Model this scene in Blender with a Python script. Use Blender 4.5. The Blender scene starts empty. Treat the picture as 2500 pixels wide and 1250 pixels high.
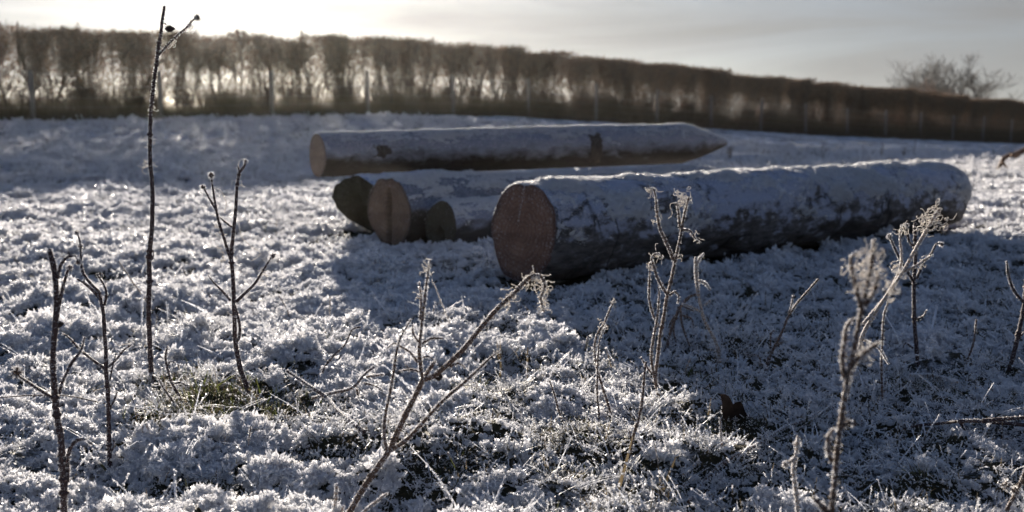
import bpy, math, random
import numpy as np
from mathutils import Vector, Matrix

# ------------------------------------------------------------------ camera, sky, sun, exposure
S = bpy.context.scene
COL = S.collection
RNG = np.random.default_rng(11)
random.seed(11)

CAM_H = 0.55                     # metres above the turf
FPX = 2430.0                     # focal length in photo pixels (35 mm on a 36 mm wide frame)
HORIZON = 320.0                  # photo row of the horizon
PITCH = math.atan((625 - HORIZON) / FPX)
SUN_EL = math.radians(9.3)
SUN_AZ = math.atan2(-0.235, 1.0)  # direction towards the sun, measured from +Y towards +X

cam_d = bpy.data.cameras.new('camera')
cam = bpy.data.objects.new('camera', cam_d)
COL.objects.link(cam)
cam.location = (0, 0, CAM_H)
cam.rotation_euler = (math.pi / 2 - PITCH, 0, 0)
cam_d.lens = 35.0
cam_d.sensor_width = 36.0
cam_d.clip_start = 0.02
cam_d.clip_end = 3000
cam_d.dof.use_dof = True
cam_d.dof.focus_distance = 1.85
cam_d.dof.aperture_fstop = 4.9
S.camera = cam

W = bpy.data.worlds.new('World')
S.world = W
W.use_nodes = True
wn, wl = W.node_tree.nodes, W.node_tree.links
wn.clear()
w_out = wn.new('ShaderNodeOutputWorld')
w_bg = wn.new('ShaderNodeBackground')
w_sky = wn.new('ShaderNodeTexSky')
w_sky.sky_type = 'NISHITA'
w_sky.sun_disc = False
w_sky.sun_elevation = SUN_EL
w_sky.sun_rotation = SUN_AZ
w_sky.air_density = 0.7
w_sky.dust_density = 0.8
w_sky.ozone_density = 3.2
w_tc = wn.new('ShaderNodeTexCoord')
w_map = wn.new('ShaderNodeMapping')
w_map.inputs['Rotation'].default_value = (0.0, math.radians(9), math.radians(-20))
w_map.inputs['Scale'].default_value = (1.1, 1.6, 9.0)
wl.new(w_tc.outputs['Generated'], w_map.inputs['Vector'])
w_no = wn.new('ShaderNodeTexNoise')
w_no.inputs['Scale'].default_value = 2.2
w_no.inputs['Detail'].default_value = 6
w_no.inputs['Roughness'].default_value = 0.55
w_no.inputs['Distortion'].default_value = 0.5
wl.new(w_map.outputs[0], w_no.inputs['Vector'])
w_rmp = wn.new('ShaderNodeMapRange')
w_rmp.inputs['From Min'].default_value = 0.35
w_rmp.inputs['From Max'].default_value = 0.72
w_rmp.inputs['To Min'].default_value = 0.87
w_rmp.inputs['To Max'].default_value = 1.0
wl.new(w_no.outputs['Fac'], w_rmp.inputs['Value'])
# thin cirrus: the sky's own light, greyed and a little brighter
w_bw = wn.new('ShaderNodeRGBToBW')
wl.new(w_sky.outputs[0], w_bw.inputs[0])
w_cl = wn.new('ShaderNodeMix'); w_cl.data_type = 'RGBA'; w_cl.blend_type = 'MULTIPLY'
w_cl.inputs[0].default_value = 1.0
w_cl.inputs[7].default_value = (0.985, 0.975, 0.965, 1)
w_pw = wn.new('ShaderNodeMath'); w_pw.operation = 'POWER'; w_pw.inputs[1].default_value = 0.34
wl.new(w_bw.outputs[0], w_pw.inputs[0])
w_mu = wn.new('ShaderNodeMath'); w_mu.operation = 'MULTIPLY'; w_mu.inputs[1].default_value = 0.86
wl.new(w_pw.outputs[0], w_mu.inputs[0])
wl.new(w_mu.outputs[0], w_cl.inputs[6])
w_sx = wn.new('ShaderNodeSeparateXYZ'); wl.new(w_tc.outputs['Generated'], w_sx.inputs[0])
w_el = wn.new('ShaderNodeMapRange')
for _k, _v in zip(('From Min', 'From Max', 'To Min', 'To Max'), (0.12, 0.6, 1.0, 0.30)): w_el.inputs[_k].default_value = _v
wl.new(w_sx.outputs['Z'], w_el.inputs['Value'])
w_fm = wn.new('ShaderNodeMath'); w_fm.operation = 'MULTIPLY'
wl.new(w_rmp.outputs[0], w_fm.inputs[0]); wl.new(w_el.outputs[0], w_fm.inputs[1])
w_mix = wn.new('ShaderNodeMix'); w_mix.data_type = 'RGBA'
wl.new(w_fm.outputs[0], w_mix.inputs[0])
wl.new(w_sky.outputs[0], w_mix.inputs[6])
wl.new(w_cl.outputs[2], w_mix.inputs[7])
wl.new(w_mix.outputs[2], w_bg.inputs['Color'])
w_bg.inputs['Strength'].default_value = 0.052
wl.new(w_bg.outputs[0], w_out.inputs['Surface'])

sun_d = bpy.data.lights.new('sun', 'SUN')
sun_d.energy = 5.0
sun_d.angle = math.radians(0.6)
sun_d.color = (1.0, 0.89, 0.74)
sun = bpy.data.objects.new('sun', sun_d)
COL.objects.link(sun)
to_sun = Vector((math.sin(SUN_AZ) * math.cos(SUN_EL), math.cos(SUN_AZ) * math.cos(SUN_EL), math.sin(SUN_EL)))
sun.rotation_euler = (-to_sun).to_track_quat('-Z', 'Y').to_euler()
sun.location = to_sun * 50

S.view_settings.view_transform = 'Standard'
S.view_settings.look = 'None'
S.view_settings.gamma = 1.0
S.view_settings.exposure = 2.1
S.render.engine = 'CYCLES'
S.cycles.max_bounces = 8
S.cycles.diffuse_bounces = 5
S.cycles.transmission_bounces = 4
S.cycles.sample_clamp_indirect = 4.0

# ------------------------------------------------------------------ noise
_perm = np.random.default_rng(3).permutation(256)
_perm = np.concatenate([_perm, _perm, _perm])
_g = np.random.default_rng(4).normal(size=(256, 3)); _g /= np.linalg.norm(_g, axis=1)[:, None]
def n3(x, y, z):
    x, y, z = np.broadcast_arrays(np.asarray(x, float), np.asarray(y, float), np.asarray(z, float))
    xi, yi, zi = np.floor(x).astype(int), np.floor(y).astype(int), np.floor(z).astype(int)
    xf, yf, zf = x - xi, y - yi, z - zi
    u, v, w = [t * t * t * (t * (t * 6 - 15) + 10) for t in (xf, yf, zf)]
    xi &= 255; yi &= 255; zi &= 255
    def gr(a, b, c):
        h = _perm[_perm[_perm[xi + a] + yi + b] + zi + c]
        g = _g[h]
        return g[..., 0] * (xf - a) + g[..., 1] * (yf - b) + g[..., 2] * (zf - c)
    def lp(a, b, t): return a + t * (b - a)
    x00 = lp(gr(0, 0, 0), gr(1, 0, 0), u); x10 = lp(gr(0, 1, 0), gr(1, 1, 0), u)
    x01 = lp(gr(0, 0, 1), gr(1, 0, 1), u); x11 = lp(gr(0, 1, 1), gr(1, 1, 1), u)
    return lp(lp(x00, x10, v), lp(x01, x11, v), w) * 1.6
def fbm(x, y, z, o=3):
    r = 0; a = 1.0; f = 1.0
    for k in range(o):
        r = r + a * n3(x * f, y * f, z * f + 7.3 * k); a *= 0.5; f *= 2.03
    return r
def sstep(a, b, x):
    t = np.clip((x - a) / (b - a), 0, 1); return t * t * (3 - 2 * t)

# ------------------------------------------------------------------ terrain height
_bpx = [-1200, 0, 600, 1000, 1250, 1500, 1700, 2000, 2500, 3700]
_bpy = [322, 303, 291, 281, 286, 300, 312, 330, 350, 375]
HA = np.array([-10.9, 23.0]); HD = np.array([38.2, 30.0])
def hedge_pt(s): return HA[0] + HD[0] * s, HA[1] + HD[1] * s
def terrain(X, Y, fine=True):
    X = np.asarray(X, float); Y = np.asarray(Y, float)
    Yc = np.maximum(Y, 0.5)
    u = np.clip(X / Yc, -0.95, 0.95)
    s = (23 * u + 10.9) / (38.2 - 30 * u)
    Yh = 23 + 30 * s
    py = np.interp(1250 + FPX * u, _bpx, _bpy)
    zh = CAM_H - (py - HORIZON) / FPX * Yh
    t = Y / Yh
    z = zh * sstep(0.42, 1.0, t)
    z = z + np.where(Y > 0, -5.0 * sstep(1.06, 2.6, t), 0)
    # two shallow wheel ruts crossing the field
    rut = Y - 0.10 * X - 12.2
    z = z - 0.08 * np.exp(-(rut / 0.28) ** 2) - 0.08 * np.exp(-((rut + 1.5) / 0.25) ** 2) + 0.03 * np.exp(-((rut + 0.75) / 0.4) ** 2)
    if fine:
        r = np.hypot(X, Y)
        z = z + 0.028 * n3(X * 1.3, Y * 1.3, 1.1) + 0.027 * n3(X * 3.7, Y * 3.7, 2.2)
        z = z + (0.020 * n3(X * 8.5, Y * 8.5, 3.3) + 0.014 * n3(X * 19, Y * 19, 4.4)) * np.clip(16 / np.maximum(r, 1) - 0.3, 0, 1)
    return z

_F = np.array([0, math.cos(PITCH), -math.sin(PITCH)])
_U = np.array([0, math.sin(PITCH), math.cos(PITCH)])
def at_depth(px, py, Y):
    d = _F + np.array([(px - 1250) / FPX, 0, 0]) - _U * ((py - 625) / FPX)
    return np.array([0, 0, CAM_H]) + d * (Y / d[1])
def on_ground(px, py):
    z = 0.0
    for _ in range(12):
        Y = (CAM_H - z) * FPX / (py - HORIZON)
        p = at_depth(px, py, Y)
        z = 0.5 * z + 0.5 * float(terrain(p[0], p[1]))
    return at_depth(px, py, (CAM_H - z) * FPX / (py - HORIZON))

# ------------------------------------------------------------------ mesh helpers
class MB:
    """collects vertices, triangles and quads with a material slot and a frost value per vertex"""
    def __init__(self):
        self.v, self.t, self.q, self.n = [], [], [], 0
        self.tm, self.qm, self.a = [], [], []
    def add(self, v, tris=None, quads=None, mat=0, frost=0.0):
        v = np.asarray(v, float).reshape(-1, 3)
        self.v.append(v)
        fr = np.asarray(frost, float)
        self.a.append(np.full(len(v), float(fr)) if fr.ndim == 0 else fr.reshape(-1))
        if tris is not None and len(tris):
            t = np.asarray(tris, int).reshape(-1, 3) + self.n
            self.t.append(t); self.tm.append(np.full(len(t), mat))
        if quads is not None and len(quads):
            q = np.asarray(quads, int).reshape(-1, 4) + self.n
            self.q.append(q); self.qm.append(np.full(len(q), mat))
        self.n += len(v)
        return self
    def mesh(self, name, mats, smooth=True):
        me = bpy.data.meshes.new(name)
        v = np.concatenate(self.v).astype(np.float32)
        t = np.concatenate(self.t) if self.t else np.zeros((0, 3), int)
        q = np.concatenate(self.q) if self.q else np.zeros((0, 4), int)
        me.vertices.add(len(v)); me.vertices.foreach_set('co', v.ravel())
        li = np.concatenate([t.ravel(), q.ravel()]).astype(np.int32)
        me.loops.add(len(li)); me.loops.foreach_set('vertex_index', li)
        npoly = len(t) + len(q)
        me.polygons.add(npoly)
        st = np.concatenate([np.arange(len(t)) * 3, len(t) * 3 + np.arange(len(q)) * 4]).astype(np.int32)
        me.polygons.foreach_set('loop_start', st)
        mi = np.concatenate(self.tm + self.qm).astype(np.int32)
        for m in mats: me.materials.append(m)
        me.polygons.foreach_set('material_index', mi)
        me.polygons.foreach_set('use_smooth', np.full(npoly, bool(smooth)))
        at = me.attributes.new('frost', 'FLOAT', 'POINT')
        at.data.foreach_set('value', np.concatenate(self.a).astype(np.float32))
        me.update(calc_edges=True)
        me.validate()
        return me
    def build(self, name, mats, parent=None, smooth=True, loc=None):
        if not isinstance(mats, (list, tuple)): mats = [mats]
        if loc is not None:
            self.v = [a - np.asarray(loc) for a in self.v]
        o = bpy.data.objects.new(name, self.mesh(name, mats, smooth))
        COL.objects.link(o)
        if parent is not None: o.parent = parent
        if loc is not None and parent is None: o.location = loc
        return o

def tag(o, label=None, cat=None, group=None, kind=None):
    if label: o['label'] = label
    if cat: o['category'] = cat
    if group: o['group'] = group
    if kind: o['kind'] = kind
    return o
def empty(name, loc, label, cat, group=None):
    o = bpy.data.objects.new(name, None)
    o.empty_display_size = 0.1
    COL.objects.link(o); o.location = loc
    return tag(o, label, cat, group)

def catmull(P, R, step):
    P = np.asarray(P, float); R = np.asarray(R, float)
    if len(P) == 2:
        n = max(2, int(np.linalg.norm(P[1] - P[0]) / step) + 1)
        t = np.linspace(0, 1, n)[:, None]
        return P[0] + (P[1] - P[0]) * t, R[0] + (R[1] - R[0]) * t[:, 0]
    Q = np.vstack([2 * P[0] - P[1], P, 2 * P[-1] - P[-2]])
    op, orr = [], []
    for i in range(len(P) - 1):
        p0, p1, p2, p3 = Q[i:i + 4]
        n = max(1, int(np.linalg.norm(p2 - p1) / step))
        t = (np.arange(n) / n)[:, None]
        op.append(0.5 * (2 * p1 + (p2 - p0) * t + (2 * p0 - 5 * p1 + 4 * p2 - p3) * t ** 2 + (3 * p1 - p0 - 3 * p2 + p3) * t ** 3))
        orr.append(R[i] + (R[i + 1] - R[i]) * t[:, 0])
    op.append(P[-1:]); orr.append(R[-1:])
    return np.vstack(op), np.concatenate(orr)

def frames(P):
    T = np.gradient(P, axis=0); T /= np.maximum(np.linalg.norm(T, axis=1), 1e-9)[:, None]
    ref = np.array([0.31, -0.87, 0.38])
    N = np.cross(T, ref); bad = np.linalg.norm(N, axis=1) < 0.15
    N[bad] = np.cross(T[bad], [1, 0, 0])
    N /= np.maximum(np.linalg.norm(N, axis=1), 1e-9)[:, None]
    return T, N, np.cross(T, N)
def add_tube(mb, P, R, sides=6, mat=0, frost=0.0, rough=0.0, cap=True):
    P = np.asarray(P, float); n = len(P)
    R = np.broadcast_to(np.asarray(R, float), (n,)).copy()
    T, N, B = frames(P)
    a = np.arange(sides) / sides * 2 * math.pi
    rr = R[:, None] * np.ones(sides)
    if rough: rr = rr * (1 + rough * RNG.normal(size=rr.shape))
    V = P[:, None, :] + (N[:, None, :] * np.cos(a)[None, :, None] + B[:, None, :] * np.sin(a)[None, :, None]) * rr[..., None]
    V = V.reshape(-1, 3)
    i = np.arange(n - 1)[:, None] * sides; j = np.arange(sides)[None, :]; j2 = (j + 1) % sides
    q = np.stack([i + j, i + j2, i + sides + j2, i + sides + j], -1).reshape(-1, 4)
    t = []
    if cap:
        V = np.vstack([V, P[-1] + T[-1] * R[-1] * 0.6, P[0]])
        L = (n - 1) * sides
        t = [(L + k, L + (k + 1) % sides, n * sides) for k in range(sides)] + [((k + 1) % sides, k, n * sides + 1) for k in range(sides)]
    fr = frost
    if np.ndim(frost) == 1:
        fr = np.repeat(frost, sides)
        if cap: fr = np.concatenate([fr, frost[-1:], frost[:1]])
    mb.add(V, t, q, mat, fr)

def add_needles(mb, P, D, L, Wd, mat=0, frost=1.0):
    P = np.asarray(P, float); n = len(P)
    if n == 0: return
    D = D / np.maximum(np.linalg.norm(D, axis=1), 1e-9)[:, None]
    rv = RNG.normal(size=(n, 3)); A = np.cross(D, rv); A /= np.maximum(np.linalg.norm(A, axis=1), 1e-9)[:, None]
    B = np.cross(D, A)
    L = np.broadcast_to(L, (n,)); Wd = np.broadcast_to(Wd, (n,))
    V = np.empty((n, 4, 3))
    for k in range(3):
        c, s_ = math.cos(k * 2.094), math.sin(k * 2.094)
        V[:, k] = P + (A * c + B * s_) * Wd[:, None] * 0.5
    V[:, 3] = P + D * L[:, None]
    b = np.arange(n)[:, None] * 4
    t = np.concatenate([b + np.array([[0, 1, 3]]), b + np.array([[1, 2, 3]]), b + np.array([[2, 0, 3]])])
    mb.add(V.reshape(-1, 3), t, None, mat, frost)

def curl(p, d, n, step, wild, grav=0.0, pull=None):
    """a thin curly thread wandering off from p"""
    P = [np.array(p, float)]; d = np.array(d, float); d /= np.linalg.norm(d)
    ax = RNG.normal(size=3)
    for k in range(n):
        if RNG.random() < 0.3: ax = RNG.normal(size=3)
        d = d + np.cross(ax, d) * wild + RNG.normal(size=3) * wild * 0.35 + np.array([0, 0, -grav])
        if pull is not None: d = d + (np.asarray(pull) - P[-1]) * 2.0
        d /= np.linalg.norm(d)
        P.append(P[-1] + d * step)
    return np.array(P)

# ------------------------------------------------------------------ materials
def new_mat(name):
    m = bpy.data.materials.new(name); m.use_nodes = True
    n = m.node_tree.nodes; n.clear()
    out = n.new('ShaderNodeOutputMaterial')
    return m, n, m.node_tree.links, out
def noise(n, l, scale, detail=4, rough=0.55, vec=None, dist=0.0):
    x = n.new('ShaderNodeTexNoise')
    x.inputs['Scale'].default_value = scale; x.inputs['Detail'].default_value = detail
    x.inputs['Roughness'].default_value = rough; x.inputs['Distortion'].default_value = dist
    if vec is not None: l.new(vec, x.inputs['Vector'])
    return x.outputs['Fac']
def coords(n, l, scale=(1, 1, 1), rot=(0, 0, 0)):
    tc = n.new('ShaderNodeTexCoord'); mp = n.new('ShaderNodeMapping')
    mp.inputs['Scale'].default_value = scale; mp.inputs['Rotation'].default_value = rot
    l.new(tc.outputs['Object'], mp.inputs['Vector'])
    return mp.outputs[0]
def rng(n, l, val, a, b, c=0.0, d=1.0):
    m = n.new('ShaderNodeMapRange')
    for k, x in zip(('From Min', 'From Max', 'To Min', 'To Max'), (a, b, c, d)): m.inputs[k].default_value = x
    l.new(val, m.inputs['Value']); return m.outputs[0]
def mixc(n, l, f, a, b):
    m = n.new('ShaderNodeMix'); m.data_type = 'RGBA'
    for s_, x in ((0, f), (6, a), (7, b)):
        if isinstance(x, (int, float)): m.inputs[s_].default_value = x
        elif isinstance(x, tuple): m.inputs[s_].default_value = x if len(x) == 4 else x + (1,)
        else: l.new(x, m.inputs[s_])
    return m.outputs[2]
def math_(n, l, op, a, b):
    m = n.new('ShaderNodeMath'); m.operation = op
    for s_, x in ((0, a), (1, b)):
        if isinstance(x, (int, float)): m.inputs[s_].default_value = x
        else: l.new(x, m.inputs[s_])
    return m.outputs[0]
def bump(n, l, h, dist, strength=1.0):
    b = n.new('ShaderNodeBump'); b.inputs['Distance'].default_value = dist; b.inputs['Strength'].default_value = strength
    l.new(h, b.inputs['Height']); return b.outputs[0]
def princ(n, l, out, col, rough=0.8, normal=None, spec=0.3, transl=0.0):
    p = n.new('ShaderNodeBsdfPrincipled')
    if isinstance(col, tuple): p.inputs['Base Color'].default_value = col + (1,)
    else: l.new(col, p.inputs['Base Color'])
    if isinstance(rough, (int, float)): p.inputs['Roughness'].default_value = rough
    else: l.new(rough, p.inputs['Roughness'])
    p.inputs['Specular IOR Level'].default_value = spec
    if normal is not None: l.new(normal, p.inputs['Normal'])
    if transl:
        t = n.new('ShaderNodeBsdfTranslucent')
        if isinstance(col, tuple): t.inputs['Color'].default_value = col + (1,)
        else: l.new(col, t.inputs['Color'])
        mx = n.new('ShaderNodeMixShader')
        if isinstance(transl, (int, float)): mx.inputs[0].default_value = transl
        else: l.new(transl, mx.inputs[0])
        l.new(p.outputs[0], mx.inputs[1]); l.new(t.outputs[0], mx.inputs[2])
        l.new(mx.outputs[0], out.inputs['Surface'])
    else:
        l.new(p.outputs[0], out.inputs['Surface'])
    return p

FROST = (0.80, 0.82, 0.88)
def mat_frost():
    m, n, l, o = new_mat('hoarfrost')
    f = noise(n, l, 60, 3, 0.6, coords(n, l))
    c = mixc(n, l, rng(n, l, f, 0.3, 0.7), (0.74, 0.745, 0.78), (0.90, 0.90, 0.905))
    princ(n, l, o, c, 0.35, None, 0.5, 0.6); return m
def mat_turf_blade(name, low, tip=(0.78, 0.80, 0.86)):
    m, n, l, o = new_mat(name)
    a = n.new('ShaderNodeAttribute'); a.attribute_name = 'frost'
    f = noise(n, l, 90, 2, 0.5, coords(n, l))
    k = math_(n, l, 'ADD', a.outputs['Fac'], rng(n, l, f, 0.3, 0.7, -0.25, 0.25))
    k = rng(n, l, k, 0.15, 0.7)
    c = mixc(n, l, k, low, tip)
    princ(n, l, o, c, 0.5, None, 0.35, 0.35); return m
def mat_ground():
    m, n, l, o = new_mat('frosted_turf')
    v = coords(n, l)
    big = noise(n, l, 1.3, 5, 0.6, v)
    mid = noise(n, l, 9, 5, 0.65, v)
    fin = noise(n, l, 55, 4, 0.7, v)
    cov = math_(n, l, 'ADD', math_(n, l, 'MULTIPLY', big, 0.5), math_(n, l, 'MULTIPLY', mid, 0.5))
    cov = math_(n, l, 'ADD', math_(n, l, 'MULTIPLY', cov, 0.7), math_(n, l, 'MULTIPLY', fin, 0.3))
    at = n.new('ShaderNodeAttribute'); at.attribute_name = 'frost'
    cov = math_(n, l, 'ADD', cov, math_(n, l, 'MULTIPLY', math_(n, l, 'SUBTRACT', at.outputs['Fac'], 1.0), 0.4))
    k = rng(n, l, cov, 0.42, 0.58)
    dirt = mixc(n, l, fin, (0.018, 0.015, 0.010), (0.050, 0.045, 0.026))
    c = mixc(n, l, k, dirt, (0.70, 0.73, 0.80))
    h = math_(n, l, 'ADD', math_(n, l, 'MULTIPLY', mid, 0.6), math_(n, l, 'MULTIPLY', fin, 0.4))
    princ(n, l, o, c, 0.7, bump(n, l, h, 0.05, 0.9), 0.04); return m
def mat_stem(name, col1, col2, frost_amt):
    m, n, l, o = new_mat(name)
    v = coords(n, l)
    f = noise(n, l, 420, 3, 0.6, v); g = noise(n, l, 25, 3, 0.6, v)
    c = mixc(n, l, g, col1, col2)
    k = rng(n, l, f, 0.68 - 0.3 * frost_amt, 0.85 - 0.25 * frost_amt, 0, 0.75)
    c = mixc(n, l, k, c, (0.62, 0.62, 0.66))
    princ(n, l, o, c, 0.75, bump(n, l, f, 0.001, 0.6), 0.3); return m
def mat_plain(name, c1, c2, scale, rough=0.8, bd=0.002, transl=0.0, stretch=(1, 1, 1)):
    m, n, l, o = new_mat(name)
    f = noise(n, l, scale, 5, 0.6, coords(n, l, stretch))
    princ(n, l, o, mixc(n, l, rng(n, l, f, 0.3, 0.7), c1, c2), rough, bump(n, l, f, bd, 0.7), 0.3, transl); return m
def mat_bark(name, b1, b2, fr=(0.46, 0.49, 0.60), rime=0.5, upb=0.5, speck=30, stain=None, diag=False, lo=-0.75, hi=0.8, soft=0.16, psc=6.0):
    """bark or peeled timber under a film of rime that thins out towards the underside"""
    m, n, l, o = new_mat(name)
    v = coords(n, l); vs = coords(n, l, (0.35, 1, 1)); vd = coords(n, l, (0.9, 1, 1), (0, 0, math.radians(35)))
    g1 = noise(n, l, 7, 5, 0.6, vs); g2 = noise(n, l, speck, 6, 0.7, vs)
    bark = mixc(n, l, rng(n, l, g2, 0.3, 0.7), b1, b2)
    if stain: bark = mixc(n, l, rng(n, l, g1, 0.55, 0.68), bark, stain)
    geo = n.new('ShaderNodeNewGeometry'); sp = n.new('ShaderNodeSeparateXYZ'); l.new(geo.outputs['Normal'], sp.inputs[0])
    up = rng(n, l, sp.outputs['Z'], lo, hi, -upb, upb)
    pat = noise(n, l, psc, 6, 0.66, vd, 0.6)
    k = math_(n, l, 'ADD', math_(n, l, 'ADD', math_(n, l, 'MULTIPLY', pat, 0.75), math_(n, l, 'MULTIPLY', g2, 0.45)), up)
    k = rng(n, l, k, 0.90 - rime * 0.5 - soft, 0.90 - rime * 0.5 + soft)
    c = mixc(n, l, k, bark, fr)
    if diag:                                            # weathered splits running obliquely through the bark
        cn = noise(n, l, 3.2, 3, 0.5, coords(n, l, (1.0, 0.55, 0.55), (0, math.radians(50), math.radians(30))), 0.8)
        cr = rng(n, l, math_(n, l, 'ABSOLUTE', math_(n, l, 'SUBTRACT', cn, 0.5), 0.0), 0.004, 0.022, 1.0, 0.0)
        cm = rng(n, l, noise(n, l, 4, 2, 0.5, v), 0.46, 0.58)
        c = mixc(n, l, math_(n, l, 'MULTIPLY', math_(n, l, 'MULTIPLY', cr, cm), 0.9), c, (0.012, 0.011, 0.011))
    h = math_(n, l, 'ADD', math_(n, l, 'MULTIPLY', g1, 0.7), math_(n, l, 'MULTIPLY', g2, 0.5))
    princ(n, l, o, c, 0.8, bump(n, l, h, 0.012, 0.8), 0.25); return m
def mat_cut(name, c1, c2, edge, ringscale=1.0, rime=0.2):
    """sawn end grain: rings about the local X axis, saw marks, darker rim, thin rime"""
    m, n, l, o = new_mat(name)
    tc = n.new('ShaderNodeTexCoord'); sx = n.new('ShaderNodeSeparateXYZ'); l.new(tc.outputs['Object'], sx.inputs[0])
    a = n.new('ShaderNodeAttribute'); a.attribute_name = 'frost'     # 0 centre .. 1 rim
    v = tc.outputs['Object']
    d = noise(n, l, 9, 5, 0.6, v); f = noise(n, l, 140, 3, 0.7, v); sm = noise(n, l, 5, 4, 0.6, coords(n, l, (1, 1, 3.5), (math.radians(-40), 0, 0)))
    ring = math_(n, l, 'SINE', math_(n, l, 'MULTIPLY', math_(n, l, 'ADD', a.outputs['Fac'], math_(n, l, 'MULTIPLY', d, 0.25)), 60 * ringscale), 0.0)
    c = mixc(n, l, rng(n, l, d, 0.3, 0.7), c1, c2)
    c = mixc(n, l, rng(n, l, sm, 0.42, 0.75, 0, 0.55), c, edge)
    c = mixc(n, l, rng(n, l, ring, 0.2, 1.0, 0, 0.32), c, edge)
    c = mixc(n, l, rng(n, l, math_(n, l, 'ADD', a.outputs['Fac'], math_(n, l, 'MULTIPLY', d, 0.3)), 1.0, 1.12, 0, 0.8), c, edge)
    k = rng(n, l, math_(n, l, 'ADD', f, math_(n, l, 'MULTIPLY', a.outputs['Fac'], 0.08)), 0.66 - rime * 0.3, 0.80 - rime * 0.2, 0, 0.55)
    c = mixc(n, l, k, c, (0.5, 0.5, 0.55))
    princ(n, l, o, c, 0.85, bump(n, l, math_(n, l, 'ADD', sm, math_(n, l, 'MULTIPLY', f, 0.3)), 0.004, 0.6), 0.2); return m

M = {}
M['frost'] = mat_frost()
M['ground'] = mat_ground()
M['blade'] = mat_turf_blade('frosted_grass_blade', (0.040, 0.042, 0.022))
M['straw'] = mat_turf_blade('frosted_straw_blade', (0.085, 0.066, 0.040))
M['green'] = mat_turf_blade('green_grass_blade', (0.060, 0.072, 0.014), (0.16, 0.17, 0.06))
M['dark_stem'] = mat_stem('dark_dead_stem', (0.030, 0.017, 0.020), (0.060, 0.038, 0.036), 0.2)
M['brown_stem'] = mat_stem('brown_dead_stem', (0.060, 0.037, 0.028), (0.115, 0.072, 0.050), 0.28)
M['pale_stem'] = mat_stem('rimed_dead_stem', (0.16, 0.115, 0.08), (0.26, 0.19, 0.13), 0.75)
M['thread'] = mat_plain('frosted_thread', (0.55, 0.50, 0.44), (0.80, 0.78, 0.76), 120, 0.6, 0.0005, 0.35)
M['leaf'] = mat_plain('dead_leaf', (0.014, 0.009, 0.008), (0.032, 0.020, 0.016), 60, 0.7, 0.002, 0.1)
M['twig'] = mat_plain('hedge_twig', (0.036, 0.025, 0.019), (0.07, 0.049, 0.037), 6, 0.85, 0.004)
M['hedge_leaf'] = mat_plain('hedge_dead_leaf', (0.065, 0.040, 0.026), (0.12, 0.073, 0.048), 3, 0.8, 0.002, 0.38)
M['under'] = mat_plain('dead_undergrowth', (0.06, 0.048, 0.03), (0.13, 0.10, 0.065), 4, 0.9, 0.002, 0.25)
M['post'] = mat_plain('weathered_post', (0.10, 0.09, 0.08), (0.20, 0.18, 0.165), 9, 0.9, 0.004, 0, (1, 1, 0.15))
M['wire'] = mat_plain('galvanised_wire', (0.10, 0.10, 0.105), (0.16, 0.16, 0.165), 20, 0.6)
M['treebark'] = mat_plain('grey_tree_bark', (0.05, 0.047, 0.047), (0.09, 0.085, 0.085), 5, 0.9, 0.01)
M['soil'] = mat_plain('soil_clod', (0.03, 0.022, 0.014), (0.08, 0.06, 0.04), 40, 0.95, 0.006)
M['bark_big'] = mat_bark('big_log_bark', (0.032, 0.030, 0.030), (0.15, 0.14, 0.14), (0.29, 0.31, 0.385), 0.52, 0.15, 48, (0.045, 0.038, 0.034), True, -0.9, 0.6, 0.055, 9.0)
M['bark_mid'] = mat_bark('cracked_log_bark', (0.035, 0.030, 0.027), (0.075, 0.066, 0.060), (0.14, 0.15, 0.185), 0.52, 0.42, 24, None, False, -0.6, 0.75, 0.10, 8.0)
M['bark_small'] = mat_bark('small_log_bark', (0.032, 0.030, 0.029), (0.075, 0.071, 0.068), (0.20, 0.215, 0.27), 0.52, 0.42, 30, None, False, -0.6, 0.75, 0.12, 9.0)
M['bark_moss'] = mat_bark('mossy_log_bark', (0.022, 0.022, 0.016), (0.060, 0.056, 0.042), (0.36, 0.38, 0.46), 0.18, 0.40, 22, (0.045, 0.045, 0.014))
M['pole'] = mat_bark('peeled_pole_wood', (0.016, 0.013, 0.011), (0.046, 0.038, 0.032), (0.20, 0.205, 0.245), 0.60, 0.42, 40, (0.035, 0.027, 0.022), False, -1.0, 0.75, 0.17, 11.0)
M['scar'] = mat_plain('dark_bark_scar', (0.030, 0.024, 0.02), (0.075, 0.058, 0.046), 25, 0.9, 0.006)
M['cut_big'] = mat_cut('big_log_cut', (0.13, 0.074, 0.054), (0.215, 0.13, 0.095), (0.05, 0.027, 0.024), 1.0, 0.15)
M['cut_mid'] = mat_cut('cracked_log_cut', (0.13, 0.088, 0.066), (0.21, 0.15, 0.108), (0.06, 0.042, 0.034), 0.8, 0.05)
M['cut_small'] = mat_cut('hollow_log_cut', (0.045, 0.040, 0.028), (0.070, 0.062, 0.044), (0.045, 0.038, 0.027), 0.8, 0.0)
M['cut_moss'] = mat_cut('mossy_log_cut', (0.026, 0.024, 0.017), (0.052, 0.048, 0.034), (0.020, 0.019, 0.010), 0.8, 0.0)
M['cut_pole'] = mat_cut('pole_cut', (0.19, 0.14, 0.105), (0.26, 0.20, 0.155), (0.10, 0.068, 0.05), 0.9, 0.15)
M['hollow'] = mat_plain('rotten_heart', (0.010, 0.008, 0.006), (0.022, 0.017, 0.012), 30, 0.95)

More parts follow.
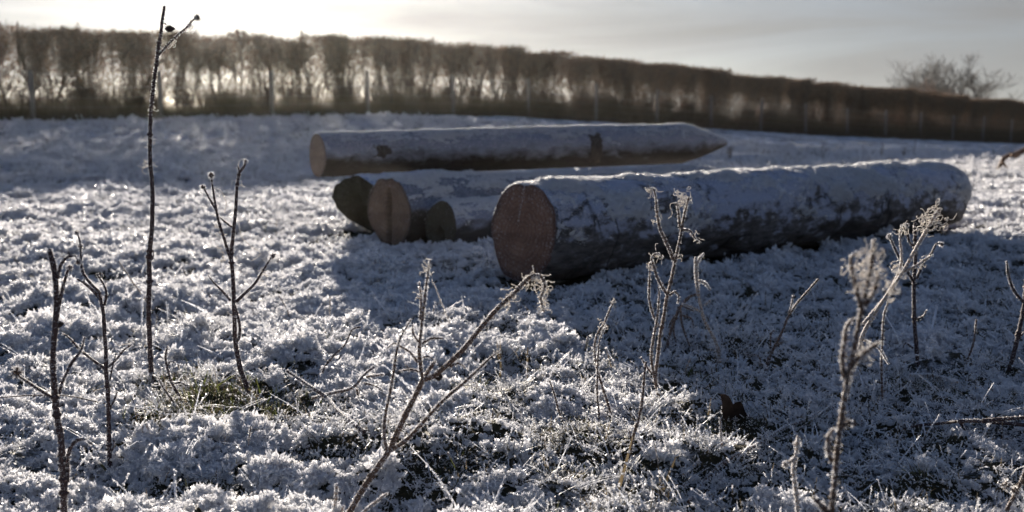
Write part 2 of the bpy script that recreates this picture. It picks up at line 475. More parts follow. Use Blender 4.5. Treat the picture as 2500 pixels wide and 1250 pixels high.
BARE = []      # (x, y, radius_x, radius_y, strength, green) spots where the frost has melted or never settled
_dl = np.array([0.723, 0.690, 0.0])
LOGS = []      # axis start, axis end, radius: the five logs, used to keep the turf under them bare
def _lg(px, py, Y, R, to=None, d=_dl, L=1.0):
    a = at_depth(px, py, Y); b = at_depth(*to) if to else a + d * L
    LOGS.append((a[:2], b[:2], R))
_lg(1276, 568, 3.56, 0.185, to=(2284, 480, 5.42)); _lg(950, 518, 4.80, 0.165, L=2.6); _lg(1076, 552, 4.62, 0.113, L=1.7)
_lg(868, 505, 5.26, 0.16, d=np.array([0.54, 0.84, 0]), L=1.6)
def log_dist(X, Y):
    """distance from the nearest log's side (negative under it)"""
    best = np.full(np.shape(X), 9.0)
    for a, b, R in LOGS:
        d = b - a; t = np.clip(((X - a[0]) * d[0] + (Y - a[1]) * d[1]) / (d @ d), 0, 1)
        best = np.minimum(best, np.hypot(X - a[0] - d[0] * t, Y - a[1] - d[1] * t) - R)
    return best
def bare_spot(px, py, rx, ry, st, gr): 
    p = on_ground(px, py); BARE.append((p[0], p[1], rx, ry, st, gr))
bare_spot(520, 985, 0.13, 0.13, 1.2, 1.0); bare_spot(660, 1010, 0.09, 0.09, 1.0, 0.9); bare_spot(420, 950, 0.07, 0.08, 0.9, 0.7)
bare_spot(400, 1040, 0.09, 0.07, 0.9, 0.1); bare_spot(1175, 960, 0.06, 0.08, 0.6, 0.9); bare_spot(1790, 1040, 0.07, 0.09, 1.0, 0.1)
bare_spot(1790, 860, 0.07, 0.08, 0.7, 0.1); bare_spot(1080, 1165, 0.09, 0.07, 0.9, 0.05); bare_spot(480, 1225, 0.08, 0.05, 0.9, 0.05)
bare_spot(1400, 1080, 0.10, 0.07, 0.9, 0.05); bare_spot(2240, 965, 0.09, 0.10, 0.8, 0.1); bare_spot(2230, 1110, 0.09, 0.06, 0.6, 0.15)
bare_spot(1680, 935, 0.08, 0.10, 0.7, 0.5); bare_spot(1380, 1190, 0.10, 0.05, 0.7, 0.05); bare_spot(2420, 900, 0.08, 0.10, 0.6, 0.1)
bare_spot(2230, 1215, 0.14, 0.03, 0.7, 0.5); bare_spot(800, 1130, 0.06, 0.05, 0.6, 0.1); bare_spot(1905, 1090, 0.07, 0.05, 0.5, 0.3)
bare_spot(840, 840, 0.10, 0.08, 0.6, 0.3); bare_spot(1800, 720, 0.1, 0.1, 0.4, 0.2)

# ------------------------------------------------------------------ ground sheet
def build_ground():
    front = np.linspace(math.radians(-37), math.radians(37), 620)
    rest = np.linspace(math.radians(37), math.radians(323), 74)[1:-1]
    ang = np.concatenate([front, rest])
    rad = [0.12]
    while rad[-1] < 210:
        r = rad[-1]
        k = 1.05 if r < 0.8 else (1.0085 if r < 14 else (1.014 if r < 70 else 1.06))
        rad.append(r * k)
    rad = np.array(rad)
    A, Rr = np.meshgrid(ang, rad, indexing='xy')
    X = np.sin(A) * Rr; Y = np.cos(A) * Rr
    Z = terrain(X, Y)
    n_r, n_a = X.shape
    V = np.stack([X, Y, Z], -1).reshape(-1, 3)
    i = np.arange(n_r - 1)[:, None] * n_a; j = np.arange(n_a)[None, :]; j2 = (j + 1) % n_a
    q = np.stack([i + j2, i + j, i + n_a + j, i + n_a + j2], -1).reshape(-1, 4)
    V = np.vstack([V, [[0, 0, float(terrain(0, 0.01))]]])
    t = [(k, (k + 1) % n_a, len(V) - 1) for k in range(n_a)]
    gx, gy = V[:, 0], V[:, 1]
    fr = 0.80 + 0.20 * sstep(4, 11, np.hypot(gx, gy))           # the sheet below the tufts is mostly turf close by
    for bx, by, rx, ry, st, gr in BARE:
        fr = fr - 1.0 * st * np.exp(-(((gx - bx) / rx) ** 2 + ((gy - by) / ry) ** 2))
    rut = gy - 0.10 * gx - 12.2
    fr = fr - 0.5 * np.exp(-(rut / 0.3) ** 2) - 0.5 * np.exp(-((rut + 1.5) / 0.28) ** 2)
    fr = fr - 1.1 * (1 - sstep(-0.03, 0.05, log_dist(gx, gy)))
    mb = MB(); mb.add(V, t, q, 0, np.clip(fr, 0, 1))
    return tag(mb.build('ground', M['ground']), kind='structure')
build_ground()

# ------------------------------------------------------------------ frosted turf: tuft shapes scattered on points
def ico_lump(r, seed):
    import bmesh
    bm = bmesh.new(); bmesh.ops.create_icosphere(bm, subdivisions=2, radius=1.0)
    v = np.array([x.co[:] for x in bm.verts]); f = [[w.index for w in x.verts] for x in bm.faces]; bm.free()
    d = 1 + 0.45 * n3(v[:, 0] * 2 + seed, v[:, 1] * 2, v[:, 2] * 2)
    return v * d[:, None] * r, f
def add_chips(mb, P, D, r, size, mat=0):
    """small ice plates: flattened, pointed slivers standing along D"""
    n = len(P); D = D / np.linalg.norm(D, axis=1)[:, None]
    A = np.cross(D, r.normal(size=(n, 3))); A /= np.linalg.norm(A, axis=1)[:, None]; B_ = np.cross(D, A)
    L = size * r.uniform(0.6, 1.4, n); w = L * r.uniform(0.45, 0.85, n); th = L * 0.2
    V = np.stack([P - D * (L * 0.3)[:, None], P + A * w[:, None] * 0.5, P + D * (L * 0.7)[:, None], P - A * w[:, None] * 0.5, P + B_ * th[:, None], P - B_ * th[:, None]], 1)
    b = np.arange(n)[:, None] * 6
    t = np.concatenate([b + np.array([f]) for f in ((0, 1, 4), (1, 2, 4), (2, 3, 4), (3, 0, 4), (1, 0, 5), (2, 1, 5), (3, 2, 5), (0, 3, 5))])
    mb.add(V.reshape(-1, 3), t, None, mat, 1.0)
def tuft_rime(seed):
    """a fluffy heap of hoar crystals: knobs crusted with ice plates"""
    mb = MB()
    r = np.random.default_rng(seed)
    nk = r.integers(8, 13)
    for k in range(nk):
        a = r.uniform(0, 6.283); q = 0.013 * math.sqrt(r.random())
        c = np.array([math.cos(a) * q, math.sin(a) * q, 0.002 + (1 - q / 0.016) * 0.016 * r.uniform(0.5, 1.2)])
        rad = r.uniform(0.0028, 0.0058)
        v, f = ico_lump(rad * 0.55, seed * 3 + k)
        mb.add(v + c, f, None, 0, 0.6)
        n = 30
        D = r.normal(size=(n, 3)); D[:, 2] = D[:, 2] * 0.9 + 0.35; D /= np.linalg.norm(D, axis=1)[:, None]
        add_chips(mb, c + D * rad * 0.9, D + r.normal(size=(n, 3)) * 0.6, r, 0.0031)
        m_ = 0 if seed % 5 < 3 else 4
        D = r.normal(size=(m_, 3)); D[:, 2] = np.abs(D[:, 2]) + 0.3; D /= np.linalg.norm(D, axis=1)[:, None]
        add_chips(mb, c + D * rad * 1.3, D, r, 0.006) if m_ else None
    return mb.mesh('rime_tuft', [M['frost']], smooth=False)
def add_blade(mb, r, p, d, L, w, mat, fr0, fr1, bend):
    m = 5; s = np.linspace(0, 1, m)
    side = np.cross(d, [0, 0, 1.0]); ns = np.linalg.norm(side)
    side = side / ns if ns > 1e-3 else np.array([1.0, 0, 0])
    P = p + d * (L * s)[:, None] + np.array([d[0], d[1], -0.25])[None] * (bend * L * s ** 2)[:, None]
    wv = w * (1 - 0.8 * s ** 1.5)
    V = np.concatenate([P - side * wv[:, None] * 0.5, P + side * wv[:, None] * 0.5 + np.array([0, 0, w * 0.15])])
    q = [(k, k + 1, m + k + 1, m + k) for k in range(m - 1)]
    f = fr0 + (fr1 - fr0) * s
    mb.add(V, None, q, mat, np.concatenate([f, f]))
    return P
def tuft_grass(seed, nb, mats, fr0, fr1, crystals, spread=0.016, hmin=0.012, hmax=0.036):
    r = np.random.default_rng(seed); mb = MB()
    for k in range(nb):
        a = r.uniform(0, 6.283); tilt = r.uniform(0.15, 1.25)
        d = np.array([math.cos(a) * math.sin(tilt), math.sin(a) * math.sin(tilt), math.cos(tilt)])
        p = np.array([r.normal() * spread, r.normal() * spread, -0.004])
        P = add_blade(mb, r, p, d, r.uniform(hmin, hmax), r.uniform(0.0016, 0.003), int(r.random() < 0.45), fr0, fr1, r.uniform(0.1, 0.9))
        if crystals:
            n = crystals; t = r.uniform(0.25, 1.0, n) * 4; i0 = np.minimum(t.astype(int), 3)
            Q = P[i0] + (P[i0 + 1] - P[i0]) * (t - i0)[:, None]
            D = r.normal(size=(n, 3)); D[:, 2] += 0.3
            add_chips(mb, Q, D, r, 0.0040, 2)
    return mb.mesh('grass_tuft', mats, smooth=False)

PROTO = []
for k in range(5): PROTO.append(tuft_rime(100 + k))                                                       # 0-4 heaps of crystals
for k in range(4): PROTO.append(tuft_grass(200 + k, 13, [M['blade'], M['straw'], M['frost']], 0.0, 0.85, 13))   # 5-8 frosted grass
for k in range(2): PROTO.append(tuft_grass(300 + k, 15, [M['blade'], M['straw'], M['frost']], 0.0, 0.15, 3, 0.018))  # 9-10 nearly bare grass
for k in range(2): PROTO.append(tuft_grass(320 + k, 16, [M['green'], M['straw'], M['frost']], 0.0, 0.22, 0, 0.014, 0.015, 0.042))  # 11-12 green grass
for k in range(2): PROTO.append(tuft_grass(340 + k, 5, [M['blade'], M['straw'], M['frost']], 0.3, 1.0, 22, 0.02, 0.04, 0.085))  # 13-14 long rimed blades

def scatter(name, pts, rot, scl, kind, label_kind):
    me = bpy.data.meshes.new(name)
    me.vertices.add(len(pts)); me.vertices.foreach_set('co', pts.astype(np.float32).ravel())
    a = me.attributes.new('rot', 'FLOAT_VECTOR', 'POINT'); a.data.foreach_set('vector', rot.astype(np.float32).ravel())
    a = me.attributes.new('scl', 'FLOAT_VECTOR', 'POINT'); a.data.foreach_set('vector', scl.astype(np.float32).ravel())
    a = me.attributes.new('kind_no', 'INT', 'POINT'); a.data.foreach_set('value', kind.astype(np.int32))
    me.update()
    ob = bpy.data.objects.new(name, me); COL.objects.link(ob)
    ng = bpy.data.node_groups.new(name, 'GeometryNodeTree')
    ng.interface.new_socket('Geometry', in_out='INPUT', socket_type='NodeSocketGeometry')
    ng.interface.new_socket('Geometry', in_out='OUTPUT', socket_type='NodeSocketGeometry')
    n, l = ng.nodes, ng.links
    gi, go = n.new('NodeGroupInput'), n.new('NodeGroupOutput')
    def attr(nm, t):
        x = n.new('GeometryNodeInputNamedAttribute'); x.data_type = t; x.inputs['Name'].default_value = nm
        return [s_ for s_ in x.outputs if s_.enabled and s_.name == 'Attribute'][0]
    ar, as_, ak = attr('rot', 'FLOAT_VECTOR'), attr('scl', 'FLOAT_VECTOR'), attr('kind_no', 'INT')
    e2r = n.new('FunctionNodeEulerToRotation'); l.new(ar, e2r.inputs[0])
    jn = n.new('GeometryNodeJoinGeometry')
    for k in sorted(set(kind.tolist())):
        po = bpy.data.objects.new('tuft_shape', PROTO[k])        # never linked to the scene; only a source shape
        oi = n.new('GeometryNodeObjectInfo'); oi.inputs['Object'].default_value = po
        cp = n.new('FunctionNodeCompare'); cp.data_type = 'INT'; cp.operation = 'EQUAL'
        ii = [s_ for s_ in cp.inputs if s_.enabled]
        l.new(ak, ii[0]); ii[1].default_value = int(k)
        ip = n.new('GeometryNodeInstanceOnPoints')
        l.new(gi.outputs[0], ip.inputs['Points']); l.new(cp.outputs[0], ip.inputs['Selection'])
        l.new(oi.outputs['Geometry'], ip.inputs['Instance'])
        l.new(e2r.outputs[0], ip.inputs['Rotation']); l.new(as_, ip.inputs['Scale'])
        l.new(ip.outputs[0], jn.inputs[0])
    l.new(jn.outputs[0], go.inputs[0])
    md = ob.modifiers.new('scatter', 'NODES'); md.node_group = ng
    return tag(ob, kind='stuff')

def build_turf():
    P, Rt, Sc, K = [], [], [], []
    def emit(y0, y1, dens, sfac, half):
        area = half * (y1 * y1 - y0 * y0)
        n = int(area * dens)
        Y = np.sqrt(RNG.uniform(y0 * y0, y1 * y1, n)); X = RNG.uniform(-half, half, n) * Y
        Z = terrain(X, Y)
        # how thickly the rime lies: fullest at the left and front, thinner to the right, in clumps
        cl = 0.8 * n3(X * 3.0, Y * 3.0, 9.1) + 0.6 * n3(X * 8.0, Y * 8.0, 5.7) + 0.35 * n3(X * 19, Y * 19, 2.4)
        bumpz = (Z - terrain(X, Y, False))
        u = X / Y
        cov = 0.52 + cl + 9.0 * bumpz - 0.70 * sstep(-0.14, 0.22, u) * (1 - 0.6 * sstep(2.2, 3.5, Y)) + 0.22 * sstep(2.2, 1.2, Y) * sstep(-0.2, -0.35, u)
        green = np.zeros(n)
        for bx, by, rx, ry, st, gr in BARE:
            q = np.exp(-(((X - bx) / rx) ** 2 + ((Y - by) / ry) ** 2))
            cov -= 1.7 * st * q; green = np.maximum(green, gr * q)
        rut = Y - 0.10 * X - 12.2
        cov = cov - 0.9 * np.exp(-(rut / 0.3) ** 2) - 0.9 * np.exp(-((rut + 1.5) / 0.28) ** 2)
        far = sstep(5, 9, Y)
        cov = cov + 0.15 * far
        rnd = RNG.random(n)
        melt = np.zeros(n)
        for bx, by, rx, ry, st, gr in BARE:
            melt = np.maximum(melt, st * np.exp(-(((X - bx) / rx) ** 2 + ((Y - by) / ry) ** 2)))
        low = cov <= 0.30
        mix_ = RNG.random(n)
        kind = np.where(~low, RNG.integers(0, 5, n), np.where(mix_ < 0.50, RNG.integers(0, 5, n), np.where(mix_ < 0.88, RNG.integers(5, 9, n), RNG.integers(9, 11, n))))
        kind = np.where((Y > 9) & (mix_ < 0.45), RNG.integers(5, 11, n), kind)
        bare = melt > RNG.uniform(0.25, 0.75, n)
        kind = np.where(bare, np.where(mix_ < 0.15, RNG.integers(5, 9, n), RNG.integers(9, 11, n)), kind)
        kind = np.where(bare & (rnd < green), RNG.integers(11, 13, n), kind)
        kind = np.where((rnd > 0.978) & (Y < 3.4), RNG.integers(13, 15, n), kind)
        keep = RNG.random(n) < np.where(bare, 0.85, np.where(low, 0.80, np.clip(0.62 + 0.35 * cov, 0.5, 0.92)))
        # leave room round the resting logs
        s = sfac * np.exp(RNG.normal(0, 0.30, n)) * np.where(kind < 5, np.where(low, 0.66, 0.95 + 0.5 * np.clip(cov, 0, 1.2)), 0.95)
        r = np.stack([RNG.normal(0, 0.22, n), RNG.normal(0, 0.22, n), RNG.uniform(0, 6.283, n)], -1)
        sc = np.stack([s, s, s * RNG.uniform(0.75, 1.2, n)], -1)
        z = Z - 0.004 * s
        keep &= (Y > 0.75) & (log_dist(X, Y) > RNG.uniform(-0.08, 0.0, n))
        P.append(np.stack([X, Y, z], -1)[keep]); Rt.append(r[keep]); Sc.append(sc[keep]); K.append(kind[keep])
    emit(0.75, 2.2, 4800, 0.80, 0.80)
    emit(2.2, 3.6, 2600, 1.05, 0.78)
    emit(3.6, 6.0, 1500, 1.35, 0.78)
    emit(6.0, 10.0, 800, 1.75, 0.74)
    emit(10.0, 17.0, 270, 2.5, 0.72)
    emit(17.0, 26.0, 45, 3.6, 0.66)
    return scatter('frosted_grass', np.concatenate(P), np.concatenate(Rt), np.concatenate(Sc), np.concatenate(K), 'grass')
build_turf()

# ------------------------------------------------------------------ logs
def log_thing(name, label, P0, P1, R0, R1, mats, seed, rough=0.012, cap_t=0.012, cap_thr=0.25, needle=9000, prof=None, faces=(True, True),
              crack=None, bend=0.0, group=None, nlen=(0.003, 0.007), taper_tip=None, diag=0.0, flat_end=None, cap_n=1.0, nu=150, nv=84):
    """a felled log along local +X: bark, two cut faces and the rime lying on it"""
    P0 = np.array(P0, float); P1 = np.array(P1, float)
    ax = P1 - P0; Ln = np.linalg.norm(ax); ax /= Ln
    b = np.cross([0, 0, 1.0], ax); b /= np.linalg.norm(b); c = np.cross(ax, b)
    root = empty(name, P0, label, 'log', group)
    root.rotation_euler = Matrix(((ax[0], b[0], c[0]), (ax[1], b[1], c[1]), (ax[2], b[2], c[2]))).to_euler()
    us = np.linspace(0, 1, nu); th = np.arange(nv) / nv * 2 * math.pi      # th 0 = up (c), turning towards b
    Ug, Tg = np.meshgrid(us, th, indexing='ij')
    def rad(U, T):
        R = R0 + (R1 - R0) * U
        r = R * (1 + 0.035 * np.cos(2 * T + seed) + 0.02 * np.cos(3 * T + 2 * seed))
        x = U * Ln
        r = r + rough * (n3(x * 2.5, np.cos(T) * 1.5 + seed, np.sin(T) * 1.5) + 0.5 * n3(x * 9, np.cos(T) * 4 + seed, np.sin(T) * 4) + 0.25 * n3(x * 30, np.cos(T) * 9, np.sin(T) * 9 + seed))
        if diag:
            ph = (x * 3.1 + T * 0.9)
            w = n3(ph * 1.2, seed + 3.3, T * 0.6)
            r = r + diag * (np.abs(w) - 0.35) * 0.8
        if taper_tip is not None:
            u0, rt = taper_tip
            k = np.clip((U - u0) / (1 - u0), 0, 1)
            r = r * (1 - k) + (R * rt) * k + 0.1 * R * np.sin(np.pi * np.clip(k, 0, 1)) * 0.45
        return r
    def pos(U, r, T):
        sag = bend * np.sin(np.pi * U)
        return np.stack([U * Ln, r * np.sin(T), r * np.cos(T) + sag], -1)
    Rg = rad(Ug, Tg)
    V = pos(Ug, Rg, Tg)
    if flat_end is not None: V = flat_end(V, Ug, Tg)
    i = np.arange(nu - 1)[:, None] * nv; j = np.arange(nv)[None, :]; j2 = (j + 1) % nv
    q = np.stack([i + j, i + nv + j, i + nv + j2, i + j2], -1).reshape(-1, 4)[:, ::-1]
    mb = MB(); mb.add(V.reshape(-1, 3), None, q); bark = mb.build('bark', mats[0], root)
    for e in (0, 1):
        if not faces[e]: continue
        ring = V[0] if e == 0 else V[-1]
        cen = ring.mean(0); nr = 26; s = np.linspace(0, 1, nr) ** 0.9
        G = cen[None, None] + (ring[None] - cen) * s[:, None, None]
        sg = -1 if e == 0 else 1
        dome = 0.004 * (1 - s ** 6)[:, None] + 0.0018 * n3(G[..., 1] * 30, G[..., 2] * 30, seed) + 0.002 * n3(G[..., 1] * 9, G[..., 2] * 9, seed + 5)
        G[..., 0] += sg * dome
        A = np.repeat(s, nv)
        if crack and e == 0:
            for (ca, cw, cd, y0, z0, z1) in crack:       # a groove running roughly vertically over the face
                yy = G[..., 1] - y0 - math.tan(ca) * G[..., 2] - 0.006 * n3(G[..., 2] * 25, seed, 0)
                wz = cw * sstep(z0 - 0.02, z0 + 0.03, G[..., 2]) * (1 - sstep(z1 - 0.03, z1 + 0.02, G[..., 2])) + 1e-5
                dp = cd * np.exp(-(yy / wz) ** 2)
                G[..., 0] += -sg * dp
        idx = lambda a, b_: a * nv + b_
        fq = []
        ii = np.arange(nr - 1)[:, None] * nv
        fq = np.stack([ii + j, ii + nv + j, ii + nv + j2, ii + j2], -1).reshape(-1, 4)
        if e == 1: fq = fq[:, ::-1]
        mf = MB(); mf.add(G.reshape(-1, 3), None, fq, 0, A); mf.build('cut_face', mats[1], root)
    # rime lying on the upper side
    tmax = 1.75
    nt = 120; nu2 = int(nu * 2.2)
    Uc, Tc = np.meshgrid(np.linspace(0.002, 0.998, nu2), np.linspace(-tmax, tmax, nt), indexing='ij')
    x = Uc * Ln
    ph = x * 2.2 + Tc * 0.55 * (1 if diag else 0.3)
    tn = cap_t * (np.cos(Tc * 0.95) * 1.5 - cap_thr + cap_n * (0.75 * n3(ph * 2.2, Tc * 1.4, seed) + 0.65 * n3(x * 7, Tc * 3.2, seed + 2) + 0.5 * n3(x * 22, Tc * 8, seed + 4) + 0.45 * n3(x * 55, Tc * 18, seed + 6)))
    edge = np.minimum(sstep(0, 0.02, Uc), sstep(0, 0.02, 1 - Uc))
    tn = np.minimum(tn, cap_t * 1.9) * (0.35 + 0.65 * edge)
    tn = np.where(np.abs(Tc) > tmax - 0.05, -0.004, np.maximum(tn, -0.004))
    Rc = rad(Uc, Tc) + tn
    Vc = pos(Uc, Rc, Tc)
    if flat_end is not None: Vc = flat_end(Vc, Uc, Tc)
    i = np.arange(nu2 - 1)[:, None] * nt; jj = np.arange(nt - 1)[None, :]
    q = np.stack([i + jj, i + jj + 1, i + nt + jj + 1, i + nt + jj], -1).reshape(-1, 4)
    tv = tn
    keepq = (np.stack([tv[:-1, :-1], tv[:-1, 1:], tv[1:, 1:], tv[1:, :-1]], -1).max(-1) > -0.0035).reshape(-1)
    mc = MB(); mc.add(Vc.reshape(-1, 3), None, q[keepq], 0, 1.0)
    # crystals standing on it
    n = int(needle * Ln)
    w = (np.clip(tn / cap_t + 0.25, 0.0, 1.5) + 0.22 * np.clip(np.cos(Tc), 0, 1) * np.clip(0.6 + 1.5 * n3(x * 12, Tc * 5, seed + 8), 0, 1.5)).ravel(); w = w / w.sum()
    pick = RNG.choice(tn.size, n, p=w)
    pu = np.clip(Uc.ravel()[pick] + RNG.normal(0, 0.5 / nu2, n), 0, 1); pt = Tc.ravel()[pick] + RNG.normal(0, 0.05, n)
    pr = rad(pu, pt) + np.maximum(tn.ravel()[pick], 0) - 0.001
    Pn = pos(pu, pr, pt)
    if flat_end is not None: Pn = flat_end(Pn, pu, pt)
    Dn = np.stack([RNG.normal(0, 0.55, n), np.sin(pt) + RNG.normal(0, 0.5, n), np.cos(pt) + RNG.normal(0, 0.5, n)], -1)
    add_needles(mc, Pn, Dn, RNG.uniform(nlen[0], nlen[1], n), 0.0022, 0, 1.0)
    if cap_thr < 1.6 and needle > 5000:                 # the tallest crystals stand along the crest
        n = int(5200 * Ln); pu = RNG.uniform(0.002, 0.998, n); pt = RNG.normal(0.06, 0.16, n)
        Pn = pos(pu, rad(pu, pt) + 0.003, pt)
        if flat_end is not None: Pn = flat_end(Pn, pu, pt)
        hh = 0.55 + 0.9 * np.clip(n3(pu * Ln * 16, seed, 1.0) + 0.3, 0, 1)
        Dn = np.stack([RNG.normal(0, 0.4, n), np.sin(pt) + RNG.normal(0, 0.35, n), np.cos(pt) + RNG.normal(0, 0.2, n)], -1)
        add_needles(mc, Pn, Dn, RNG.uniform(0.006, 0.014, n) * hh, 0.0034, 0, 1.0)
    mc.build('rime_cover', M['frost'], root)
    return root, (ax, b, c, Ln, rad)

dirn = np.array([0.723, 0.690, 0.0])
# nearest and thickest log
def P_of(px, py, Y): return at_depth(px, py, Y)
bl0 = P_of(1276, 568, 3.56); bl1 = P_of(2284, 480, 5.42)
big, big_f = log_thing('felled_log', 'thickest log, lying nearest the camera in front of the others, bark patched with rime', bl0, bl1, 0.184, 0.186,
    [M['bark_big'], M['cut_big']], 1.7, rough=0.013, cap_t=0.011, cap_thr=1.02, cap_n=1.9, needle=42000, nlen=(0.004, 0.010), diag=0.020, nu=300, nv=120)
# pale drag scar low beside the cut end and a knot far along the flank are bark marks of that log
ml0 = P_of(950, 518, 4.80); ml1 = ml0 + dirn * 2.6 + np.array([0, 0, -0.005])
log_thing('felled_log', 'middle log with a pale orange cut end split by one dark vertical crack', ml0, ml1, 0.168, 0.158,
    [M['bark_mid'], M['cut_mid']], 4.1, rough=0.012, cap_t=0.018, cap_thr=1.15, cap_n=1.3, needle=26000, nlen=(0.004, 0.010), crack=[(-0.03, 0.013, 0.10, 0.0, -0.19, 0.11)])
sl0 = P_of(1076, 552, 4.62); sl1 = sl0 + dirn * 1.7
log_thing('felled_log', 'short thin log with a dull hollow end between the cracked log and thickest log', sl0, sl1, 0.115, 0.11,
    [M['bark_small'], M['cut_small']], 7.3, rough=0.006, cap_t=0.008, cap_thr=0.85, cap_n=1.0, needle=30000, crack=[(0.0, 0.02, 0.05, 0.0, -0.085, -0.01)])
def slant(V, U, T):
    # snapped end: the lower part of the near end is broken away along a slope
    z = V[..., 2]
    k = np.clip(1 - U * 9, 0, 1)
    cut = np.clip(0.05 - z, 0, 0.3) * 0.9 + 0.03 * n3(z * 14, V[..., 1] * 14, 3.0) 
    V = V.copy(); V[..., 0] += cut * k
    return V
dl0 = P_of(868, 505, 5.26); dl1 = dl0 + np.array([0.54, 0.84, 0]) * 1.6
log_thing('felled_log', 'dark mossy log with a broken slanting end, furthest left under the pointed pole', dl0, dl1, 0.168, 0.155,
    [M['bark_moss'], M['cut_moss']], 9.9, rough=0.014, cap_t=0.007, cap_thr=1.1, needle=2500, flat_end=slant)
def seam():
    sm = MB(); w = big.matrix_basis
    P = np.array([at_depth(x, y, d) for x, y, d in ((1272, 452, 3.53), (1264, 474, 3.535), (1258, 500, 3.54), (1250, 528, 3.545), (1247, 548, 3.55))])
    inv = Matrix.LocRotScale(big.location, big.rotation_euler, None).inverted()
    L_ = np.array([inv @ Vector(p) for p in P]); L_[:, 0] = -0.005
    Pc, Rc = catmull(L_, np.array([0.002, 0.004, 0.0035, 0.002, 0.002]), 0.004)
    n = 210; k = RNG.integers(0, len(Pc), n); k = k[(n3(k * 0.35, 2.0, 5.0) > -0.12) | (k < 4)]; n = len(k)
    add_needles(sm, Pc[k] + RNG.normal(0, 1, (n, 3)) * Rc[k][:, None] * [0.2, 1, 1], RNG.normal(size=(n, 3)) + [-0.6, 0, 0], RNG.uniform(0.0015, 0.004, n), 0.0014)
    sm.build('rime_seam', M['frost'], big, False)
seam()
# the peeled pole with a sharpened point resting across the logs behind
pl0 = P_of(775, 380, 5.66); pl1 = P_of(1772, 349, 6.80)
pole, pole_f = log_thing('sharpened_pole', 'long smooth pole with one sharpened point, resting on top of the other logs', pl0, pl1, 0.126, 0.134,
    [M['pole'], M['cut_pole']], 2.6, rough=0.003, cap_t=0.009, cap_thr=1.5, needle=34000, nlen=(0.004, 0.010), taper_tip=(0.875, 0.14), nu=220, flat_end=lambda V, U, T: V - np.stack([V[..., 1] * 0.14 * np.clip(1 - U * 6, 0, 1), V[..., 1] * 0, V[..., 1] * 0], -1))
pole['category'] = 'pole'
def ring_patch(root, fr, u0, u1, t0, t1, mat, name, seed, lift=0.0025, em=0.7):
    ax, b, c, Ln, rad = fr
    U, T = np.meshgrid(np.linspace(u0, u1, 24), np.linspace(t0, t1, 40), indexing='ij')
    e = np.minimum(np.minimum((U - u0), (u1 - U)) / (u1 - u0) * 4, np.minimum(T - t0, t1 - T) / (t1 - t0) * 4)
    r = rad(U, T) + np.where(em * e + 1.0 * n3(U * Ln * 22, T * 3.5, seed) + 0.5 * n3(U * Ln * 60, T * 9, seed) > 0.42, lift, -0.004)
    V = np.stack([U * Ln, r * np.sin(T), r * np.cos(T)], -1).reshape(-1, 3)
    i = np.arange(23)[:, None] * 40; j = np.arange(39)[None, :]
    q = np.stack([i + j, i + j + 1, i + 41 + j, i + 40 + j], -1).reshape(-1, 4)
    mb = MB(); mb.add(V, None, q); return mb.build(name, mat, root)
ring_patch(pole, pole_f, 0.600, 0.634, -2.6, -0.75, M['scar'], 'bark_band', 3.0, 0.003, 1.6)
ring_patch(pole, pole_f, 0.10, 0.145, -1.75, -1.1, M['scar'], 'bark_stain', 8.0, 0.0015)

# ------------------------------------------------------------------ dead weeds and stalks
def frost_on(mb, P, R, dens, ln, top=0.0, width=0.0012):
    seg = np.linalg.norm(np.diff(P, axis=0), axis=1); tot = seg.sum()
    n = int(tot * dens)
    if n < 1: return
    cs = np.concatenate([[0], np.cumsum(seg)]); t = RNG.uniform(0, tot, n)
    # crystals sit in clumps
    t = np.clip(t + 0.004 * np.sin(t * 700 + RNG.random() * 6), 0, tot)
    k = np.clip(np.searchsorted(cs, t) - 1, 0, len(seg) - 1); f = (t - cs[k]) / np.maximum(seg[k], 1e-9)
    Q = P[k] + (P[k + 1] - P[k]) * f[:, None]; rr = R[k] + (R[k + 1] - R[k]) * f
    T, N, B = frames(P); a = RNG.uniform(0, 6.283, n)
    D = N[k] * np.cos(a)[:, None] + B[k] * np.sin(a)[:, None]
    D = D + np.array([0, 0, top])
    D /= np.linalg.norm(D, axis=1)[:, None]
    add_needles(mb, Q + D * rr[:, None] * 0.85, D + RNG.normal(0, 0.45, (n, 3)), RNG.uniform(0.35, 1, n) * ln, width, 0, 1.0)

